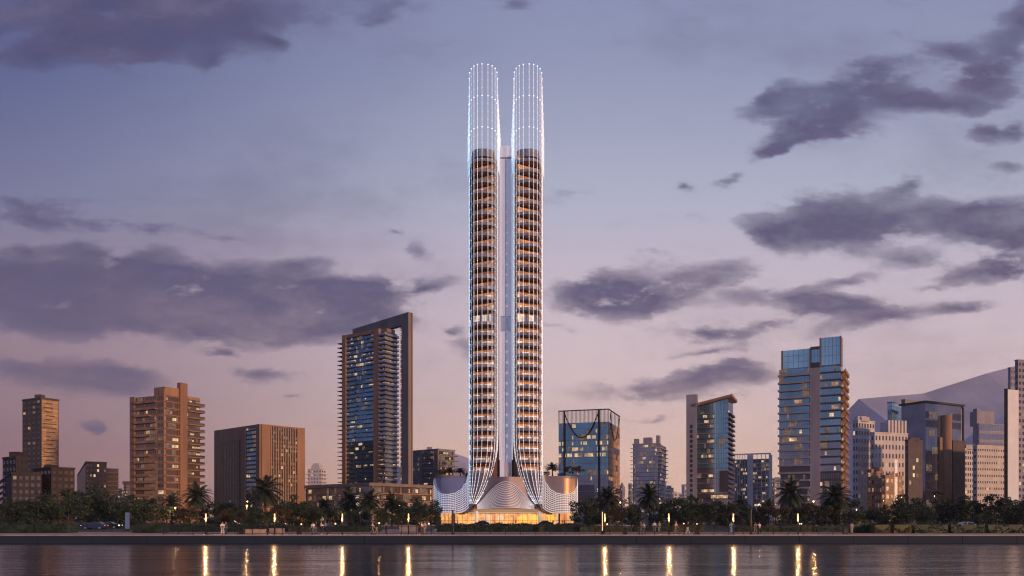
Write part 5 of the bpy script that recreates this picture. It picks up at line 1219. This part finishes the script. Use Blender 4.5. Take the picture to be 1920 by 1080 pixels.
def pose(key, stride, arm_l, arm_r, lean=0.0, robe=False):
    """person facing +Y, feet at z 0; stride in metres; arms: (elbow, wrist) offsets from the shoulder"""
    hipz, shz = .92, 1.42
    V = [(0,0,.95,.135,.105),(0,lean*.3,1.10,.125,.095),(0,lean*.7,1.28,.155,.105),(0,lean,1.42,.12,.085),(0,lean,1.50,.052),(0,lean+.01,1.56,.058),(0,lean+.015,1.64,.078,.092),(0,lean+.01,1.72,.062,.075)]
    E = [(i, i+1) for i in range(7)]
    def add(p, r): V.append((*p, r)); return len(V)-1
    feet, legs = [], []
    for sg, st in ((-1, stride), (1, -stride)):
        hip = add((sg*.09, 0, .90), .092); knee = add((sg*.095, st*.45+.03, .50), .062); ank = add((sg*.095, st-.02*(st < 0), .09+.06*(st < 0 and stride > .1)), .040); toe = add((sg*.10, st+.16, .035), .034)
        E += [(0, hip), (hip, knee), (knee, ank), (ank, toe)]; legs.append(((sg*.09,0,.90), V[knee][:3], V[ank][:3])); feet.append((V[ank][:3], V[toe][:3]))
    arms = []
    for sg, (eo, wo_) in ((-1, arm_l), (1, arm_r)):
        sh = (sg*.185, lean, 1.40); el = tuple(sh[i]+eo[i] for i in range(3)); wr = tuple(el[i]+wo_[i] for i in range(3))
        a = add(sh, .056); e = add(el, .042); w = add(wr, .029); E += [(3, a), (a, e), (e, w)]
        d = Vector(wo_).normalized(); pl = add(tuple(Vector(wr)+d*.07), .034); E.append((w, pl))
        sd = d.orthogonal().normalized(); fw = d.cross(sd)
        for k in range(4):
            off = sd*(k-1.5)*.021; p1 = add(tuple(Vector(wr)+d*.12+off), .009); p2 = add(tuple(Vector(wr)+d*(.15+.012*(1.5-abs(k-1.5)))+off+fw*.012), .008); E += [(pl, p1), (p1, p2)]
        th = add(tuple(Vector(wr)+d*.05+sd*.045+fw*.01), .010); th2 = add(tuple(Vector(wr)+d*.085+sd*.055+fw*.02), .008); E += [(w, th), (th, th2)]
        arms.append((sh, el, wr))
    nose = add((0, lean+.115, 1.635), .014); E.append((6, nose))
    for sg in (-1, 1): ear = add((sg*.083, lean, 1.635), .018); E.append((6, ear))
    out = {'body': skin_mesh('body', V, E, 0)}
    T_ = [(0,0,.90,.150,.118),(0,lean*.3,1.10,.140,.112),(0,lean*.7,1.28,.172,.122),(0,lean,1.42,.135,.10),(0,lean,1.475,.066)]; TE = [(0,1),(1,2),(2,3),(3,4)]
    for sh, el, wr in arms:
        i = len(T_); T_ += [(*sh,.070),(*limb(sh,el,.6),.060),(*el,.054),(*limb(el,wr,.8),.042)]; TE += [(3,i),(i,i+1),(i+1,i+2),(i+2,i+3)]
    out['shirt'] = skin_mesh('shirt', T_, TE, 0)
    if robe:
        b = MB(); n = 14; rings = [(.98,.17,.13),(.7,.20,.17),(.35,.24,.22),(.10,.28,.26)]; base = 0
        for (z, rx, ry) in rings:
            for k in range(n): a = 6.283*k/n; b.v.append((rx*math.cos(a), stride*.3*(1-z)+ry*math.sin(a), z))
        for i in range(3):
            for k in range(n): b.f.append((i*n+k, i*n+(k+1) % n, (i+1)*n+(k+1) % n, (i+1)*n+k)); b.m.append(0)
        me = bpy.data.meshes.new('skirt'); me.from_pydata(b.v, [], b.f); out['skirt'] = me
    else:
        T_ = [(0,0,.96,.150,.120)]; TE = []
        for hip, kn, an in legs:
            i = len(T_); T_ += [(*hip,.104),(*kn,.076),(*limb(kn,an,.92),.058)]; TE += [(0,i),(i,i+1),(i+1,i+2)]
        out['trousers'] = skin_mesh('trousers', T_, TE, 0)
    out['hair'] = skin_mesh('hair', [(0,lean-.045,1.60,.066,.055),(0,lean-.035,1.70,.080,.083),(0,lean+.01,1.755,.060,.066)], [(0,1),(1,2)], 0)
    sh_ = MB()
    for an, to in feet: sh_.tube([(an[0],an[1]-.05,an[2]-.03),(an[0],an[1]+.05,an[2]-.03),(to[0],to[1]+.03,max(.03,to[2]))], [.046,.052,.036], 6)
    me = bpy.data.meshes.new('shoes'); me.from_pydata(sh_.v, [], sh_.f); out['shoe'] = me
    eb = MB()
    for sg in (-1, 1): eb.octa((sg*.034, lean+.098, 1.655), .011)
    me = bpy.data.meshes.new('eyes'); me.from_pydata(eb.v, [], eb.f); out['eyes'] = me
    POSES[key] = out
dn = ((-.05,.02,-.28), (.0,.06,-.24)); dn2 = ((.05,-.02,-.28), (.0,.06,-.24))
pose('stand', .02, dn, dn2)
pose('walk', .26, ((-.05,-.14,-.25),(0,.08,-.22)), ((.05,.14,-.25),(0,.12,-.21)), .04)
pose('talk', .05, dn, ((.06,.10,-.26),(-.06,.22,.05)))
pose('lean', .06, ((-.04,.18,-.20),(.02,.22,-.06)), ((.04,.18,-.20),(-.02,.22,-.06)), .10)
pose('robe', .16, ((-.06,-.05,-.27),(0,.08,-.23)), ((.06,.05,-.27),(0,.08,-.23)), .02, True)
def person(px, Y, key, top, bottom, face, lb, h=1.72, shoe=None, hair=None):
    r = thing('person', lb, 'person', (X(px,Y), Y, 0), math.radians(face)); k = h/1.79; r.scale = (k, k, k)
    for n, me in POSES[key].items():
        o = bpy.data.objects.new(n, me); COL.objects.link(o); o.parent = r
        m = {'body': SK, 'shirt': CL[top], 'trousers': CL[bottom], 'skirt': CL[bottom], 'hair': hair or HAIR, 'shoe': shoe or SHOE, 'eyes': HAIR}[n]
        if not me.materials: me.materials.append(m)
        o.material_slots[0].link = 'OBJECT'; o.material_slots[0].material = m
A, B, C_ = YW+2.2, YW+9, YW+15
PE = [(417.5,A,'robe','white','white',200,'person in a long white robe before the tube lamp of the tan tower'),(424,A+.6,'walk','navy','denim',160,'person in a dark top walking next to the white robed one'),
 (587,A,'stand','white','grey',30,'person in white shirt at the left of the chatting trio'),(593,A+.7,'talk','black','grey',90,'person in black in the middle of the chatting trio'),(602,A+.3,'talk','white','black',-60,'person in white top and black trousers at the right of the chatting trio'),
 (610,B,'walk','grey','black',180,'person in grey walking behind the chatting trio'),(616,B+1,'walk','blue','denim',150,'person in pale blue walking behind the chatting trio'),(622.5,B+.4,'lean','black','black',90,'person in black bending at the back of the chatting trio'),
 (698,A+.4,'walk','white','beige',-80,'person in white top with pale trousers near the oval bed'),(706,A+1,'walk','black','beige',-70,'person in dark top with pale trousers near the oval bed'),(724,C_,'walk','grey','navy',180,'lone person in grey walking away on the pink path'),
 (786.5,A+.6,'stand','black','black',20,'person in black at the beige planter wall'),(791,A,'talk','white','denim',-90,'person in white top at the beige planter wall'),(797,A+.8,'stand','rose','beige',60,'person in rosy clothes at the beige planter wall'),
 (1202.5,A+1,'walk','grey','grey',90,'person in grey strolling left of the tall slender palm'),(1207.5,A+.3,'walk','white','denim',100,'person in white top and jeans left of the tall slender palm'),(1227,C_,'stand','white','grey',180,'person in white right behind the tall slender palm'),(1236,C_+.6,'stand','beige','beige',160,'person in beige right of the tall slender palm'),
 (1267,A+.5,'walk','beige','grey',-90,'person in beige walking right of the tube lamp'),(1289.5,A+.2,'walk','black','white',-100,'person in black top and white trousers before the silver car'),
 (1370.5,C_-2,'robe','blue','blue',180,'person in a long pale blue dress at the tube lamp'),(1416.5,A+.4,'walk','beige','rose',-160,'person in beige at the left of the walking couple'),(1423.5,A,'walk','white','black',200,'person in white top and black shorts at the right of the walking couple'),
 (1597,A+3,'stand','beige','beige',0,'person in beige at the right end of the railing')]
for p_ in PE: person(*p_, h=rnd.uniform(1.63, 1.80), shoe=SHOE_W if p_[4] in ('black','white') else SHOE)
for px, lb in ((858,'dark figure at the lobby glass under the left wing'),(928,'dark figure left of the lobby centre'),(967,'dark figure by the orange lobby divider'),(1037,'dark figure at the lobby glass under the right wing'),(1054,'left dark figure of two near the right lobby end'),(1058,'right dark figure of two near the right lobby end'),(1078,'dark figure at the last lobby bay on the right')):
    person(px, YF+1.2, 'stand', 'black', 'black', rnd.uniform(0, 360), lb, h=1.75)
